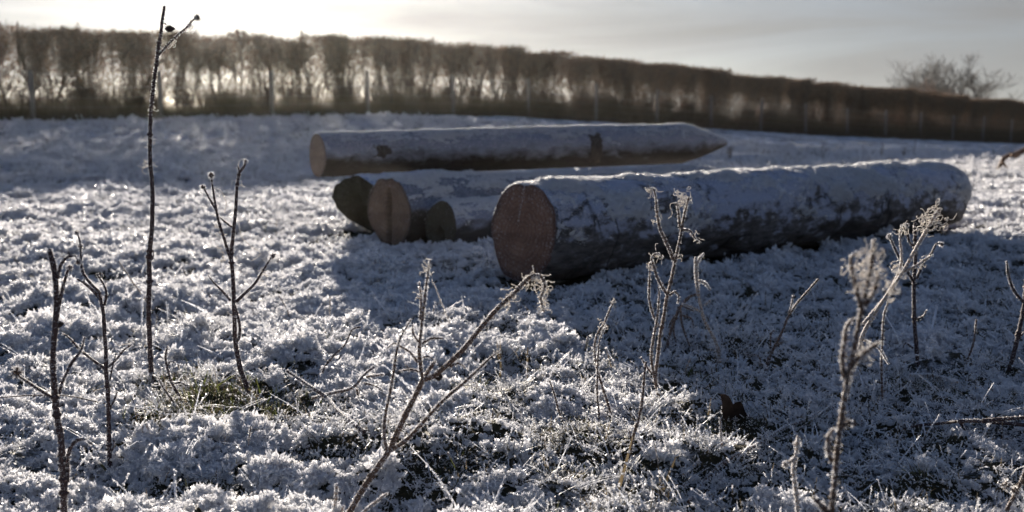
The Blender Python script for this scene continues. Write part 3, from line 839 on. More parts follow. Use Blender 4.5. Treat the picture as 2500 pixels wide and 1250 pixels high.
def plant(name, label, cat, base_depth, branches, mat='dark_stem', frost=1.0, heads=(), threads=(), leaves=(), group=None, lean=0.12, knots=True, top=0.0, thread_r=0.0006, fl=0.0038):
    """branches: lists of (x, y, r) in photo pixels for the traced outline; the first is the main stem, root first.
    Each branch leaves its own depth so that the plant stands in space."""
    px2m = base_depth / FPX
    b0 = branches[0][0]
    P0 = at_depth(b0[0], b0[1], base_depth)
    gz = float(terrain(P0[0], P0[1]))
    root = empty(name, (P0[0], P0[1], gz), label, cat, group)
    off = np.array([P0[0], P0[1], gz])
    fr = MB(); curves = []
    for bi, br in enumerate(branches):
        pts = np.array([[p[0], p[1]] for p in br], float); rad = np.array([p[2] for p in br], float) * px2m
        acc = np.concatenate([[0], np.cumsum(np.linalg.norm(np.diff(pts, axis=0), axis=1))]) * px2m
        if bi == 0:
            d0 = base_depth; sl = RNG.uniform(-lean, lean) * 0.7
        else:
            # start at the depth of the nearest point already built
            best = None
            for C in curves:
                q = C[1]; dd = np.linalg.norm(q - pts[0], axis=1); k = dd.argmin()
                if best is None or dd[k] < best[0]: best = (dd[k], C[2][k])
            d0 = best[1]; sl = RNG.uniform(-0.45, 0.45)
        dep = d0 + sl * acc
        P = np.array([at_depth(x, y, d) for (x, y), d in zip(pts, dep)])
        if bi == 0: P[0, 2] = min(P[0, 2], gz - 0.01) if P[0, 2] - gz < 0.05 else P[0, 2]
        Pc, Rc = catmull(P, rad, 0.006)
        jit = n3(np.arange(len(Pc)) * 0.12, bi * 3.1, off[0] * 9) * 0.0012
        Pc = Pc + np.stack([jit, jit * 0.6, jit * 0.3], -1)
        Rc = Rc * (1 + 0.16 * n3(np.arange(len(Pc)) * 0.35, bi, off[1]))
        if bi: Rc = Rc * (1 - 0.5 * np.linspace(0, 1, len(Rc)) ** 6)
        # remember the pixel track
        tt = np.linspace(0, len(pts) - 1, 40); k = np.minimum(tt.astype(int), len(pts) - 2); f = tt - k
        curves.append((Pc, pts[k] + (pts[k + 1] - pts[k]) * f[:, None], dep[k] + (dep[k + 1] - dep[k]) * f))
        mb = MB(); add_tube(mb, Pc - off, Rc, 7, 0, 0.0, 0.05)
        if knots:                                       # husks and stubs of lost leaves
            for kk in range(int(acc[-1] / 0.022)):
                i_ = RNG.integers(1, len(Pc) - 1)
                d_ = RNG.normal(size=3) + np.array([0, 0, 0.6])
                Q_ = curl(Pc[i_], d_, RNG.integers(3, 6), 0.0018, 0.35)
                add_tube(mb, Q_ - off, np.linspace(0.0009, 0.0004, len(Q_)), 4, 0, 0, 0, True)
        if knots and bi == 0:
            for kk in range(2 + int(len(Pc) / 30)):
                i_ = RNG.integers(2, len(Pc) - 2)
                v, f_ = ico_lump(Rc[i_] * 1.45, kk + bi * 7 + off[0])
                mb.add(v * [1, 1, 0.7] + Pc[i_] - off, f_)
        mb.build('stem' if bi == 0 else 'branch', M[mat], root)
        if frost: frost_on(fr, Pc - off, Rc, 2500 * frost, fl * 0.95 * (1.0 if Rc.mean() > 0.0016 else 0.8), top)
    def depth_at(x, y):
        best = None
        for C in curves:
            dd = np.hypot(C[1][:, 0] - x, C[1][:, 1] - y); k = dd.argmin()
            if best is None or dd[k] < best[0]: best = (dd[k], C[2][k])
        return best[1]
    if threads:
        for th in threads:
            mt = MB()
            kind, a = th[0], th[1:]
            if kind == 'line':                      # a traced thread
                pts = a[0]; d0 = depth_at(*pts[0]); sl = RNG.uniform(-0.3, 0.3)
                P = np.array([at_depth(x, y, d0 + sl * k * 0.02) for k, (x, y) in enumerate(pts)])
                Pc, Rc = catmull(P, np.full(len(P), thread_r), 0.004)
                w = np.stack([n3(np.arange(len(Pc)) * 0.5, 1.0, k_ + off[0]) for k_ in (0.3, 5.1, 9.7)], -1) * 0.0022
                Pc = Pc + w
                add_tube(mt, Pc - off, Rc, 4); frost_on(fr, Pc - off, Rc, 1500, 0.0016, 0, 0.0007)
            else:                                   # 'curl': x, y, count, length px, spread px
                x, y, cnt, ln, sp = a
                for k in range(cnt):
                    xx, yy = x + RNG.normal() * sp, y + RNG.normal() * sp
                    d0 = depth_at(x, y)
                    p = at_depth(xx, yy, d0) + np.array([0, RNG.normal() * sp * px2m, 0])
                    steps = int(max(6, ln * RNG.uniform(0.5, 1.3) * px2m / 0.0025))
                    Pc = curl(p, RNG.normal(size=3), steps, 0.0025, 0.5, 0.02, at_depth(x, y, d0) if kind == 'tangle' else None)
                    add_tube(mt, Pc - off, np.full(len(Pc), thread_r * RNG.uniform(0.7, 1.3)), 4, 0, 0, 0.0, False)
                    frost_on(fr, Pc - off, np.full(len(Pc), thread_r), 900, 0.0014, 0, 0.0006)
            mt.build('tendril', M['thread'], root, smooth=True)
    for (x, y, r) in heads:                         # dried flower heads: a knobbly lump bristling with bits
        d0 = depth_at(x, y); p = at_depth(x, y, d0) - off; rm = r * px2m
        mh = MB()
        v, f = ico_lump(rm * 0.55, x * 0.1); mh.add(v + p, f)
        n = 46; D = RNG.normal(size=(n, 3)); D /= np.linalg.norm(D, axis=1)[:, None]
        add_needles(mh, p + D * rm * 0.4, D, RNG.uniform(0.4, 0.9, n) * rm, rm * 0.22)
        mh.build('seed_head', M['brown_stem' if mat != 'pale_stem' else 'pale_stem'], root, smooth=False)
        n = 70; D = RNG.normal(size=(n, 3)); D /= np.linalg.norm(D, axis=1)[:, None]
        add_needles(fr, p + D * rm * 0.75, D + RNG.normal(0, 0.4, (n, 3)), RNG.uniform(0.3, 0.7, n) * rm, 0.0011)
    for (x, y, w, h) in leaves:                     # shrivelled leaves hanging on
        d0 = depth_at(x, y); p = at_depth(x, y, d0) - off
        ml = MB(); gx, gy = np.meshgrid(np.linspace(-1, 1, 9), np.linspace(-1, 1, 7), indexing='ij')
        ww = w * px2m * 0.5; hh = h * px2m * 0.5
        e = np.clip(1.05 - gx ** 2, 0.1, 1)
        LX = gx * ww; LZ = gy * hh * e + 0.2 * hh * n3(gx * 3, gy * 3, x); LY = 0.5 * hh * gy ** 2 + 0.5 * ww * gx ** 2 + 0.25 * hh * n3(gx * 2, gy * 2, y)
        V = np.stack([LX, LY, LZ], -1).reshape(-1, 3) + p
        i = np.arange(8)[:, None] * 7; j = np.arange(6)[None, :]
        q = np.stack([i + j, i + j + 1, i + 8 + j, i + 7 + j], -1).reshape(-1, 4)
        V2 = V + np.array([0, 0.0012, 0.0004])
        ml.add(V, None, q); ml.add(V2, None, q[:, ::-1]); ml.build('leaf', M['leaf'], root)
    if fr.n: fr.build('hoarfrost', M['frost'], root, smooth=False)
    return root
def B(r0, r1, *xy):
    n = len(xy) // 2
    return [(xy[2 * k], xy[2 * k + 1], r0 + (r1 - r0) * k / max(1, n - 1)) for k in range(n)]
def gd(px, py):     # depth of the turf under a photo pixel
    return float(on_ground(px, py)[1])

W1 = 'dead weeds standing in the frosted grass'
plant('dead_weed', 'thick dark stalk with a blunt top and a round burr on its low left branch', 'weed', 1.36, [
    B(9, 6, 158, 1340, 157, 1250, 157, 1183, 152, 1138, 150, 1082, 143, 1031, 134, 970, 130, 886, 134, 796, 137, 740, 134, 673, 128, 635, 122, 609),
    B(5, 3.5, 136, 790, 147, 735, 157, 690, 166, 657, 178, 652), B(4.5, 3, 141, 680, 150, 645, 168, 626, 184, 624, 193, 640),
    B(5, 3.5, 131, 972, 90, 948, 55, 924, 40, 912), B(4.5, 3, 146, 962, 154, 931, 174, 886, 196, 858, 207, 822),
    B(5, 4, 163, 1130, 172, 1095, 190, 1074, 212, 1072), B(6, 6, 140, 1110, 158, 1118, 166, 1160, 164, 1180)],
    'dark_stem', 1.0, heads=[(41, 908, 17), (170, 652, 9), (192, 640, 9)], leaves=[(141, 793, 22, 16)], group=W1)
plant('dead_weed', 'slim dark weed with a forked crown, second from the left edge', 'weed', gd(275, 1172), [
    B(6, 4.5, 276, 1180, 268, 1132, 267, 1076, 265, 1009, 263, 953, 259, 908, 258, 864, 255, 813, 252, 757, 241, 712),
    B(4, 2.5, 241, 712, 221, 690, 202, 662, 196, 623, 195, 589, 188, 566), B(4, 3.2, 241, 726, 224, 707, 204, 690, 188, 681),
    B(3.5, 2.5, 255, 746, 259, 718, 252, 695, 236, 669), B(2.8, 1.8, 236, 672, 246, 668, 254, 673),
    B(3.5, 2.4, 255, 900, 224, 877, 190, 847, 168, 824, 151, 813), B(3, 2, 263, 897, 286, 875, 302, 855, 322, 841),
    B(3, 2.5, 266, 1003, 277, 981, 287, 956), B(2.5, 2, 271, 1104, 278, 1087, 274, 1068), B(2.2, 1.8, 268, 930, 276, 890, 284, 862)],
    'dark_stem', 0.9, heads=[(188, 567, 8), (196, 600, 8)], threads=[('line', [(268, 818), (290, 842), (318, 838)])], group=W1)
plant('dead_weed', 'tallest weed, a dark rod reaching above the hedge with a shoot near its tip', 'weed', gd(375, 948), [
    B(6.5, 3.6, 375, 955, 369, 900, 366, 850, 364, 800, 363, 750, 364, 680, 365, 620, 371, 560, 372, 500, 371, 440, 367, 400, 366, 350, 368, 300, 371, 250, 377, 190, 385, 135, 391, 90, 396, 50, 402, 16),
    B(3, 2.2, 386, 136, 405, 115, 432, 88, 455, 68, 470, 50, 481, 42), B(2, 1.5, 366, 640, 373, 630, 374, 610), B(1.4, 1.2, 399, 55, 406, 60, 404, 66)],
    'dark_stem', 0.85, heads=[(482, 43, 9), (463, 62, 6)], leaves=[(412, 70, 24, 15)],
    threads=[('curl', 470, 58, 5, 30, 4), ('curl', 362, 340, 7, 34, 5), ('curl', 358, 400, 7, 34, 5), ('curl', 420, 105, 4, 26, 4), ('curl', 372, 270, 4, 24, 4)], group=W1)
plant('dead_weed', 'bushy dark weed with two long upright tips, rooted in the green bare patch', 'weed', gd(611, 983), [
    B(6.5, 3, 612, 988, 600, 938, 588, 905, 580, 865, 574, 826, 573, 776, 570, 720, 568, 664, 565, 619, 569, 574, 574, 529, 577, 490, 580, 451, 585, 420, 594, 409, 601, 392),
    B(2.5, 2, 585, 420, 581, 403), B(4, 3, 574, 837, 583, 826, 586, 798, 579, 765, 573, 737),
    B(4, 2.6, 566, 641, 555, 608, 544, 574, 535, 546, 529, 518, 524, 484, 520, 456, 516, 426), B(3, 2.2, 527, 512, 510, 484, 496, 456),
    B(2.6, 2, 566, 554, 552, 543, 535, 529), B(4, 2.4, 577, 737, 597, 717, 622, 692, 642, 661, 659, 633, 667, 624),
    B(3.2, 2, 562, 734, 541, 708, 521, 689, 508, 672)],
    'dark_stem', 1.0, heads=[(516, 428, 9), (496, 457, 8), (667, 625, 9), (600, 394, 6)],
    threads=[('line', [(583, 546), (591, 580), (614, 602), (636, 619), (614, 638)]), ('line', [(521, 456), (541, 468), (552, 496), (548, 520)]),
             ('line', [(601, 393), (590, 388), (582, 400), (586, 412)]), ('curl', 535, 560, 5, 30, 6), ('curl', 545, 625, 8, 22, 8), ('curl', 640, 670, 12, 26, 9), ('curl', 587, 450, 4, 24, 5), ('curl', 572, 770, 5, 22, 6)], group=W1)
plant('dead_weed', 'low crooked sprig just left of the green bare patch', 'weed', gd(458, 1008), [
    B(4, 2.4, 460, 1012, 440, 972, 420, 933, 409, 899, 404, 871, 409, 846), B(2.4, 1.8, 408, 893, 417, 882, 429, 885), B(2.4, 2, 426, 936, 440, 933, 454, 941, 465, 941),
    B(2.6, 2, 430, 990, 401, 950, 384, 916)], 'dark_stem', 1.2, group=W1, fl=0.0045)
plant('dead_weed', 'large forked weed in the middle foreground, its long right arm drooping at the tip', 'weed', 1.38, [
    B(8, 7, 815, 1315, 853, 1250, 884, 1198, 915, 1151, 949, 1102, 972, 1052, 993, 1006, 1014, 964, 1032, 928),
    B(5, 2.6, 1032, 928, 1027, 891, 1023, 855, 1026, 818, 1030, 782, 1035, 740, 1040, 704, 1045, 668, 1051, 634),
    B(7, 4.5, 1032, 928, 1061, 917, 1097, 886, 1129, 855, 1155, 824, 1181, 792, 1207, 761, 1233, 735, 1259, 712, 1282, 686, 1300, 673, 1321, 676, 1331, 699, 1321, 725, 1329, 760),
    B(6, 5, 1036, 918, 1050, 898, 1063, 880), B(4.5, 2.6, 946, 1099, 939, 1058, 941, 1016, 952, 964, 960, 912, 965, 870, 975, 829, 991, 800, 1004, 779),
    B(5.5, 3.2, 955, 1100, 993, 1073, 1024, 1042, 1056, 1006, 1092, 969, 1134, 933, 1170, 899, 1201, 870, 1222, 857),
    B(3, 2.4, 1027, 910, 1004, 902, 972, 907), B(3.2, 2.4, 1022, 884, 1004, 860, 983, 847, 962, 837, 946, 850), B(3.2, 2.8, 1030, 840, 1050, 827, 1082, 826),
    B(2.6, 2, 1031, 873, 1045, 870, 1061, 881), B(3, 2.4, 1097, 896, 1118, 887, 1136, 899), B(3, 2.4, 1022, 834, 1009, 813, 1009, 792), B(3, 2.4, 1025, 780, 1027, 730, 1022, 690)],
    'brown_stem', 1.25, leaves=[(1070, 922, 22, 20)],
    threads=[('line', [(1055, 683), (1066, 709), (1082, 751), (1098, 787)]), ('curl', 1048, 655, 9, 36, 6), ('curl', 1292, 682, 15, 34, 8), ('curl', 1318, 682, 10, 30, 7), ('curl', 1327, 712, 16, 34, 6), ('curl', 1325, 745, 10, 30, 5), ('curl', 1250, 725, 10, 34, 8), ('curl', 1240, 745, 8, 36, 8), ('curl', 1030, 725, 5, 28, 5)], group=W1, fl=0.0042)
plant('dead_weed', 'slender pair of thin stems leaning together, before the near end of the thickest log', 'weed', gd(1490, 1050), [
    B(3.5, 2, 1503, 1052, 1488, 1000, 1472, 949, 1458, 904, 1452, 853, 1459, 814, 1475, 789, 1488, 757, 1500, 734),
    B(3, 2, 1467, 1060, 1462, 1006, 1458, 961, 1459, 910, 1460, 865, 1465, 827, 1478, 795)], 'brown_stem', 1.3,
    threads=[('curl', 1472, 795, 7, 30, 6), ('curl', 1496, 738, 6, 26, 4)], group=W1)
plant('dead_weed', 'many-stemmed frosted weed with curly heads standing before the flank of the thickest log', 'weed', gd(1620, 1000), [
    B(5, 3, 1636, 1024, 1619, 981, 1603, 942, 1600, 923, 1606, 865, 1613, 814, 1622, 763, 1630, 718, 1641, 673, 1650, 628, 1661, 577, 1670, 526, 1681, 482),
    B(4, 2.4, 1645, 636, 1625, 590, 1609, 552, 1603, 513, 1601, 481, 1593, 459, 1577, 462), B(3.6, 2.2, 1630, 721, 1609, 686, 1597, 654, 1590, 628, 1606, 619, 1617, 628),
    B(3.6, 2.4, 1598, 923, 1590, 872, 1597, 821, 1606, 769, 1609, 718, 1606, 699), B(3.2, 2.2, 1609, 798, 1593, 763, 1584, 725, 1586, 673, 1587, 641),
    B(3, 2, 1667, 561, 1686, 564, 1699, 584, 1712, 593), B(3, 2.2, 1635, 721, 1648, 712, 1657, 721, 1654, 741), B(3, 2.2, 1600, 923, 1580, 897, 1564, 872),
    B(3, 2.2, 1660, 558, 1656, 513, 1651, 494), B(3.4, 2.6, 1609, 949, 1597, 987, 1587, 1009)], 'brown_stem', 1.5,
    threads=[('curl', 1664, 483, 22, 40, 9), ('curl', 1588, 463, 9, 30, 5), ('curl', 1700, 585, 6, 26, 5), ('curl', 1606, 625, 8, 26, 6), ('curl', 1588, 650, 6, 24, 5), ('curl', 1655, 630, 6, 24, 5), ('curl', 1604, 540, 6, 28, 5), ('line', [(1650, 494), (1636, 500), (1640, 522), (1632, 534)])], group=W1)
plant('dead_weed', 'single curved stem with a tiny side bud, below the many-stemmed weed', 'weed', gd(1517, 1160), [
    B(4.5, 2.6, 1515, 1166, 1536, 1109, 1548, 1057, 1561, 1013, 1571, 955, 1574, 910, 1577, 884), B(2.6, 2, 1542, 1077, 1536, 1048)], 'brown_stem', 1.0, group=W1)
plant('dead_weed', 'white rimed stem leaning left in the log shadow, its top forked like a twig', 'weed', gd(1760, 902), [
    B(4.5, 3.6, 1761, 908, 1750, 846, 1734, 808, 1718, 776, 1709, 737, 1703, 699, 1699, 661, 1699, 628), B(3.4, 2.8, 1699, 648, 1708, 630, 1718, 619),
    B(3.4, 2.6, 1715, 763, 1689, 750, 1664, 741), B(3.2, 2.4, 1705, 686, 1721, 692, 1734, 709), B(3, 2.4, 1721, 744, 1737, 730)], 'pale_stem', 2.6, group=W1, fl=0.005)
plant('dead_weed', 'drooping weed bent over in arches beside the white rimed stem', 'weed', gd(1630, 862), [
    B(4.5, 3.4, 1625, 864, 1638, 808, 1654, 763, 1661, 750, 1683, 725, 1708, 716), B(3.4, 2.4, 1661, 752, 1664, 789, 1677, 827, 1686, 850), B(3, 2.4, 1663, 746, 1695, 760),
    B(3, 2.2, 1661, 756, 1641, 782, 1632, 801), B(2.8, 2, 1664, 769, 1689, 779, 1693, 801), B(2.8, 2.2, 1648, 776, 1644, 810, 1650, 838)], 'brown_stem', 1.6, group=W1)
plant('dead_weed', 'spindly slanting weed with an upright side shoot, right of the dead leaf', 'weed', gd(1866, 925), [
    B(3.8, 2.2, 1865, 928, 1874, 887, 1892, 844, 1911, 807, 1923, 776, 1942, 745, 1966, 717, 1998, 681), B(2.2, 1.8, 1926, 764, 1932, 745, 1936, 718),
    B(2.2, 1.6, 1891, 851, 1914, 831), B(2.2, 1.6, 1880, 850, 1883, 813, 1895, 806), B(2.4, 1.8, 1861, 893, 1849, 868, 1822, 868)], 'brown_stem', 1.2, group=W1)
plant('dead_weed', 'tall blurred pale weed nearest the camera with a fluffy tangle at its top', 'weed', 0.97, [
    B(7.5, 5, 2012, 1800, 2022, 1400, 2031, 1250, 2037, 1176, 2043, 1108, 2053, 1035, 2062, 967, 2071, 911, 2087, 844, 2099, 776, 2108, 739, 2120, 683, 2130, 634, 2136, 585),
    B(7, 4, 2102, 751, 2090, 708, 2080, 665, 2077, 628, 2093, 616), B(7, 4, 2111, 745, 2133, 714, 2145, 671, 2136, 659), B(7, 5, 2062, 924, 2056, 880, 2062, 831, 2068, 794, 2087, 776),
    B(6, 7, 2077, 899, 2096, 874, 2127, 850, 2151, 834), B(6, 5, 2031, 1127, 2022, 1096, 2025, 1059, 2037, 1047), B(6, 7, 2053, 1041, 2071, 1031, 2090, 1035), B(9, 6, 2028, 1260, 2003, 1232, 1985, 1213)],
    'brown_stem', 0.9, threads=[('tangle', 2117, 665, 20, 105, 15), ('tangle', 2128, 622, 10, 80, 11), ('tangle', 2110, 705, 11, 75, 12), ('curl', 2105, 860, 16, 60, 14), ('curl', 2170, 690, 10, 120, 18)], group=W1, thread_r=0.00045, fl=0.0042)
plant('dead_weed', 'upright dark stem topped by a candelabra of short twigs, behind the blurred pale weed', 'weed', gd(2240, 900), [
    B(5.5, 3.6, 2243, 906, 2237, 850, 2233, 800, 2231, 745, 2231, 683, 2234, 634, 2234, 585, 2234, 545), B(3.8, 3, 2230, 686, 2201, 640, 2182, 603, 2170, 576),
    B(3.4, 2.8, 2231, 600, 2219, 591, 2213, 548), B(3.4, 2.6, 2237, 680, 2256, 640, 2274, 619, 2287, 594, 2299, 597), B(2.6, 2, 2236, 780, 2253, 773, 2262, 757), B(2.6, 2, 2228, 850, 2210, 837, 2204, 850)],
    'dark_stem', 1.0, heads=[(2171, 577, 7), (2213, 550, 7), (2298, 597, 7)], group=W1)
plant('dead_weed', 'frosted weed slanting right behind the blurred pale weed, curls knotted at its tip', 'weed', 1.80, [
    B(5.5, 3.2, 2042, 1055, 2070, 950, 2096, 856, 2108, 813, 2133, 769, 2157, 733, 2182, 696, 2207, 659, 2231, 616, 2256, 572, 2281, 529, 2296, 508),
    B(3.6, 2.6, 2108, 790, 2145, 745, 2170, 714, 2194, 665, 2201, 628, 2197, 579, 2201, 548), B(3.6, 2.4, 2207, 662, 2237, 649, 2262, 631, 2278, 622), B(2.8, 2, 2110, 831, 2145, 850, 2170, 890)],
    'pale_stem', 1.5, threads=[('curl', 2280, 530, 26, 60, 12), ('curl', 2265, 555, 20, 60, 12), ('curl', 2205, 560, 12, 34, 7), ('curl', 2190, 650, 8, 40, 8), ('curl', 2260, 640, 6, 30, 6)], group=W1)
plant('dead_weed', 'very thin straight stalk between the blurred pale weed and the candelabra weed', 'weed', gd(2154, 1000), [
    B(3, 2, 2155, 1005, 2152, 911, 2154, 837, 2157, 776, 2167, 739)], 'brown_stem', 1.5, group=W1)
plant('dead_weed', 'short bare stick standing alone in the shade towards the right edge', 'weed', gd(2359, 905), [
    B(3.2, 2.2, 2357, 910, 2364, 874, 2376, 837, 2384, 780)], 'brown_stem', 1.2, group=W1)
plant('dead_weed', 'dark forked stem cut off by the right edge of the picture', 'weed', gd(2462, 912), [
    B(5.5, 4.5, 2459, 918, 2472, 874, 2484, 825, 2496, 770, 2503, 720, 2508, 640, 2512, 560), B(4, 3, 2497, 738, 2475, 708, 2462, 671, 2458, 638), B(3, 2.6, 2478, 838, 2502, 808)], 'dark_stem', 0.9, group=W1)
plant('dead_weed', 'small rimed stalk at the bottom edge, left of the blurred pale weed', 'weed', 1.32, [
    B(5.5, 3.4, 1956, 1355, 1949, 1250, 1943, 1195, 1937, 1146, 1946, 1096, 1949, 1064), B(4, 4, 1940, 1120, 1916, 1134)], 'pale_stem', 2.0, heads=[(1946, 1085, 11), (1918, 1134, 10)], group=W1, fl=0.0045)
plant('dead_weed', 'straw coloured stalk with two white rime balls in the bottom right corner', 'weed', 1.37, [
    B(6, 4, 2440, 1320, 2456, 1250, 2478, 1207, 2500, 1158, 2520, 1100), B(3, 3, 2478, 1205, 2462, 1190)], 'brown_stem', 0.9, heads=[(2457, 1184, 16), (2480, 1198, 13)], group=W1)
plant('dead_weed', 'two short rimed stubs at the bottom edge beside the large forked weed', 'weed', 1.40, [
    B(4.5, 4, 816, 1300, 817, 1250, 819, 1214, 822, 1183), B(4, 3.2, 817, 1270, 836, 1245, 838, 1235), B(4, 4, 880, 1262, 894, 1245, 920, 1224, 946, 1203)], 'pale_stem', 2.2, group=W1)

# loose twigs, straws and long blades
T1 = 'twigs fallen on the frosted grass'
def fallen(label, pts, r0, r1, mat, frost, lift=0.030, extra=(), name='fallen_twig', cat='twig', group=T1, raise_=()):
    """a twig lying on the turf: each traced point takes the turf's depth there, lifted by the given height"""
    n = len(pts) // 2; P = []
    for k in range(n):
        x, y = pts[2 * k], pts[2 * k + 1]
        l_ = lift + (raise_[k] if raise_ else 0)
        Y = gd(x, y + l_ * FPX / 2.0)
        P.append(at_depth(x, y, Y))
    P = np.array(P); off = P[n // 2].copy(); off[2] = float(terrain(off[0], off[1]))
    root = empty(name, off, label, cat, group)
    px2m = P[:, 1].mean() / FPX
    Pc, Rc = catmull(P, np.linspace(r0, r1, n) * px2m, 0.006)
    Rc = Rc * (1 + 0.14 * n3(np.arange(len(Pc)) * 0.3, off[0], off[1]))
    mb = MB(); add_tube(mb, Pc - off, Rc, 7, 0, 0, 0.05); mb.build('stem', M[mat], root)
    fr = MB(); frost_on(fr, Pc - off, Rc, 3000 * frost, 0.0042, 0.5)
    for e in extra:
        m_ = len(e) // 2; Q = []
        d0 = P[np.argmin([abs(p[0] / p[1] * FPX + 1250 - e[0]) for p in P])][1]
        for k in range(m_): Q.append(at_depth(e[2 * k], e[2 * k + 1], d0 + 0.015 * k))
        Qc, Qr = catmull(np.array(Q), np.linspace(r1, r1 * 0.7, m_) * px2m, 0.006)
        mb = MB(); add_tube(mb, Qc - off, Qr, 6, 0, 0, 0.05); mb.build('branch', M[mat], root); frost_on(fr, Qc - off, Qr, 3000 * frost, 0.004, 0.4)
    if fr.n: fr.build('hoarfrost', M['frost'], root, smooth=False)
    return root
fallen('dark purple twig slanting between the bushy weed and the large forked weed', (700, 905, 737, 930, 770, 952, 799, 972, 821, 1000, 855, 1028, 890, 1055), 3.4, 5, 'dark_stem', 1.3, raise_=(.06, .05, .035, .025, .015, .005, 0))
fallen('rimed forked twig lying behind the large forked weed', (765, 972, 804, 961, 860, 947, 888, 916, 912, 896), 4, 3, 'brown_stem', 1.6, extra=[(888, 935, 920, 945, 960, 975, 985, 1005), (895, 920, 930, 915, 936, 914), (872, 950, 876, 985, 880, 1005)], raise_=(0.01, .01, .02, .04, .05))
fallen('long frost-furred twig lying in the shade below the dead leaf', (1680, 1226, 1706, 1192, 1740, 1154, 1778, 1123, 1812, 1104, 1846, 1087, 1889, 1060, 1922, 1041, 1956, 1029, 2004, 1005), 5, 3, 'brown_stem', 1.5)
fallen('dark arched twig entering from the right edge near the bottom right', (2204, 1047, 2243, 1038, 2293, 1034, 2354, 1028, 2416, 1030, 2500, 1038, 2560, 1050), 3, 6, 'dark_stem', 0.3, extra=[(2400, 1028, 2450, 1023, 2510, 1019), (2345, 1030, 2356, 1047, 2364, 1060)], raise_=(0, .01, .015, .02, .02, .02, .02))
fallen('thin rimed straw lying in front of the candelabra weed', (2222, 916, 2268, 916, 2300, 922, 2336, 933), 3, 3.4, 'pale_stem', 2.0)
fallen('short tan straw lying right of the curved stem near the bottom', (1632, 1209, 1668, 1187, 1698, 1168), 3, 2.4, 'pale_stem', 0.8)
fallen('short white furred twig end beside the long frost-furred twig', (1668, 1158, 1690, 1140, 1708, 1126), 3, 3, 'pale_stem', 2.8)
G1 = 'single stalks and blades in the frosted grass'
def stalk(label, mat, fr, *xy, r0=2.6, r1=1.6, depth=None, fl=0.0032):
    return plant('dry_stalk', label, 'stalk', depth or gd(xy[0], xy[1]), [B(r0, r1, *xy)], mat, fr, group=G1, knots=False, fl=fl)
stalk('long thin grass blade arching over the rime from the left edge', 'dark_stem', 0.7, 460, 1014, 392, 1010, 336, 1001, 252, 984, 168, 967, 84, 965, -10, 972, r0=2, r1=1.6)
stalk('straight pale straw leaning left behind the tallest weed', 'pale_stem', 0.8, 392, 784, 348, 720, 325, 690, 290, 638)
stalk('curved sprig with a hooked tip standing left of the large forked weed', 'dark_stem', 1.2, 777, 935, 793, 896, 815, 868, 841, 843, 852, 820, 860, 804, 880, 798, r0=3, r1=2)
stalk('bent stalk standing between the large forked weed and the slender pair', 'brown_stem', 1.4, 1396, 1050, 1370, 1021, 1357, 975, 1342, 930, r0=3, r1=2.2)
stalk('short furred stick standing just below the dead leaf', 'pale_stem', 1.4, 1770, 1122, 1762, 1072, 1759, 1020, r0=3, r1=2.4)
stalk('stubby blade below the long arching blade', 'dark_stem', 1.0, 307, 1010, 306, 985, 304, 968, r0=2.4, r1=2)
stalk('left one of two upright rimed stubs in the dark hollow near the bottom left', 'pale_stem', 1.6, 354, 1096, 350, 1065, 349, 1040, r0=2.6, r1=2.6)
stalk('right one of two upright rimed stubs in the dark hollow near the bottom left', 'pale_stem', 1.8, 371, 1100, 363, 1066, 357, 1034, r0=2.8, r1=2.8)
stalk('faint upright blade in front of the gap between the logs', 'pale_stem', 0.8, 803, 800, 805, 765, 806, 724, r0=1.8, r1=1.4)
stalk('bent pale blade left of the log shadow edge', 'pale_stem', 0.8, 712, 790, 702, 760, 690, 735, 680, 722, r0=1.8, r1=1.4)
stalk('white rimed blade rising behind the slender pair of stems', 'pale_stem', 2.2, 1424, 868, 1430, 845, 1436, 822, r0=3, r1=3)
stalk('rimed blade leaning right beside the foot of the many-stemmed weed', 'pale_stem', 1.8, 1664, 925, 1676, 900, 1686, 876, r0=2.6, r1=2.2)
stalk('rimed blade leaning right in front of the green patch', 'pale_stem', 1.6, 600, 1118, 606, 1080, 612, 1042, r0=2.6, r1=2.2)
stalk('stout rimed stub standing in the lit rime at the lower left centre', 'pale_stem', 2.4, 556, 1115, 550, 1090, 547, 1066, r0=3.6, r1=4)
stalk('slanting rimed blade below the large forked weed', 'pale_stem', 2.0, 1128, 1160, 1110, 1130, 1092, 1105, r0=3, r1=2.6)

# dead leaf caught in the grass
def dead_leaf():
    poly = np.array([(540, 655), (560, 652), (582, 662), (594, 682), (605, 704), (618, 694), (640, 689), (652, 702), (660, 722), (668, 745), (680, 766), (700, 778), (715, 795), (690, 832), (665, 822), (640, 810), (605, 800), (570, 790), (552, 770), (545, 735), (548, 700)]) / 2.083 + [1500, 650]
    d0 = gd(1800, 1045); c2 = poly.mean(0)
    V, ts = [], []
    nr = 8; n = len(poly); rel = (poly - c2)
    for k in range(nr + 1):
        s = k / nr
        for p in rel:
            q = c2 + p * s
            lx = (q[0] - c2[0]) / 50; ly = (q[1] - c2[1]) / 45
            dd = 0.012 * lx * lx + 0.02 * ly + 0.006 * math.sin(3 * lx + 2 * ly)
            V.append(at_depth(q[0], q[1], d0 + dd))
    V = np.array(V); q4 = [(k * n + j, (k + 1) * n + j, (k + 1) * n + (j + 1) % n, k * n + (j + 1) % n) for k in range(nr) for j in range(n)]
    mb = MB(); off = V.mean(0); off[2] = float(terrain(off[0], off[1]))
    mb.add(V, None, q4); mb.add(V + [0, 0.0015, 0.0005], None, np.array(q4)[:, ::-1])
    o = mb.build('dead_leaf', M['leaf'], None, True, off)
    return tag(o, 'dark curled dead leaf caught upright in the grass among the shaded weeds', 'leaf')
dead_leaf()
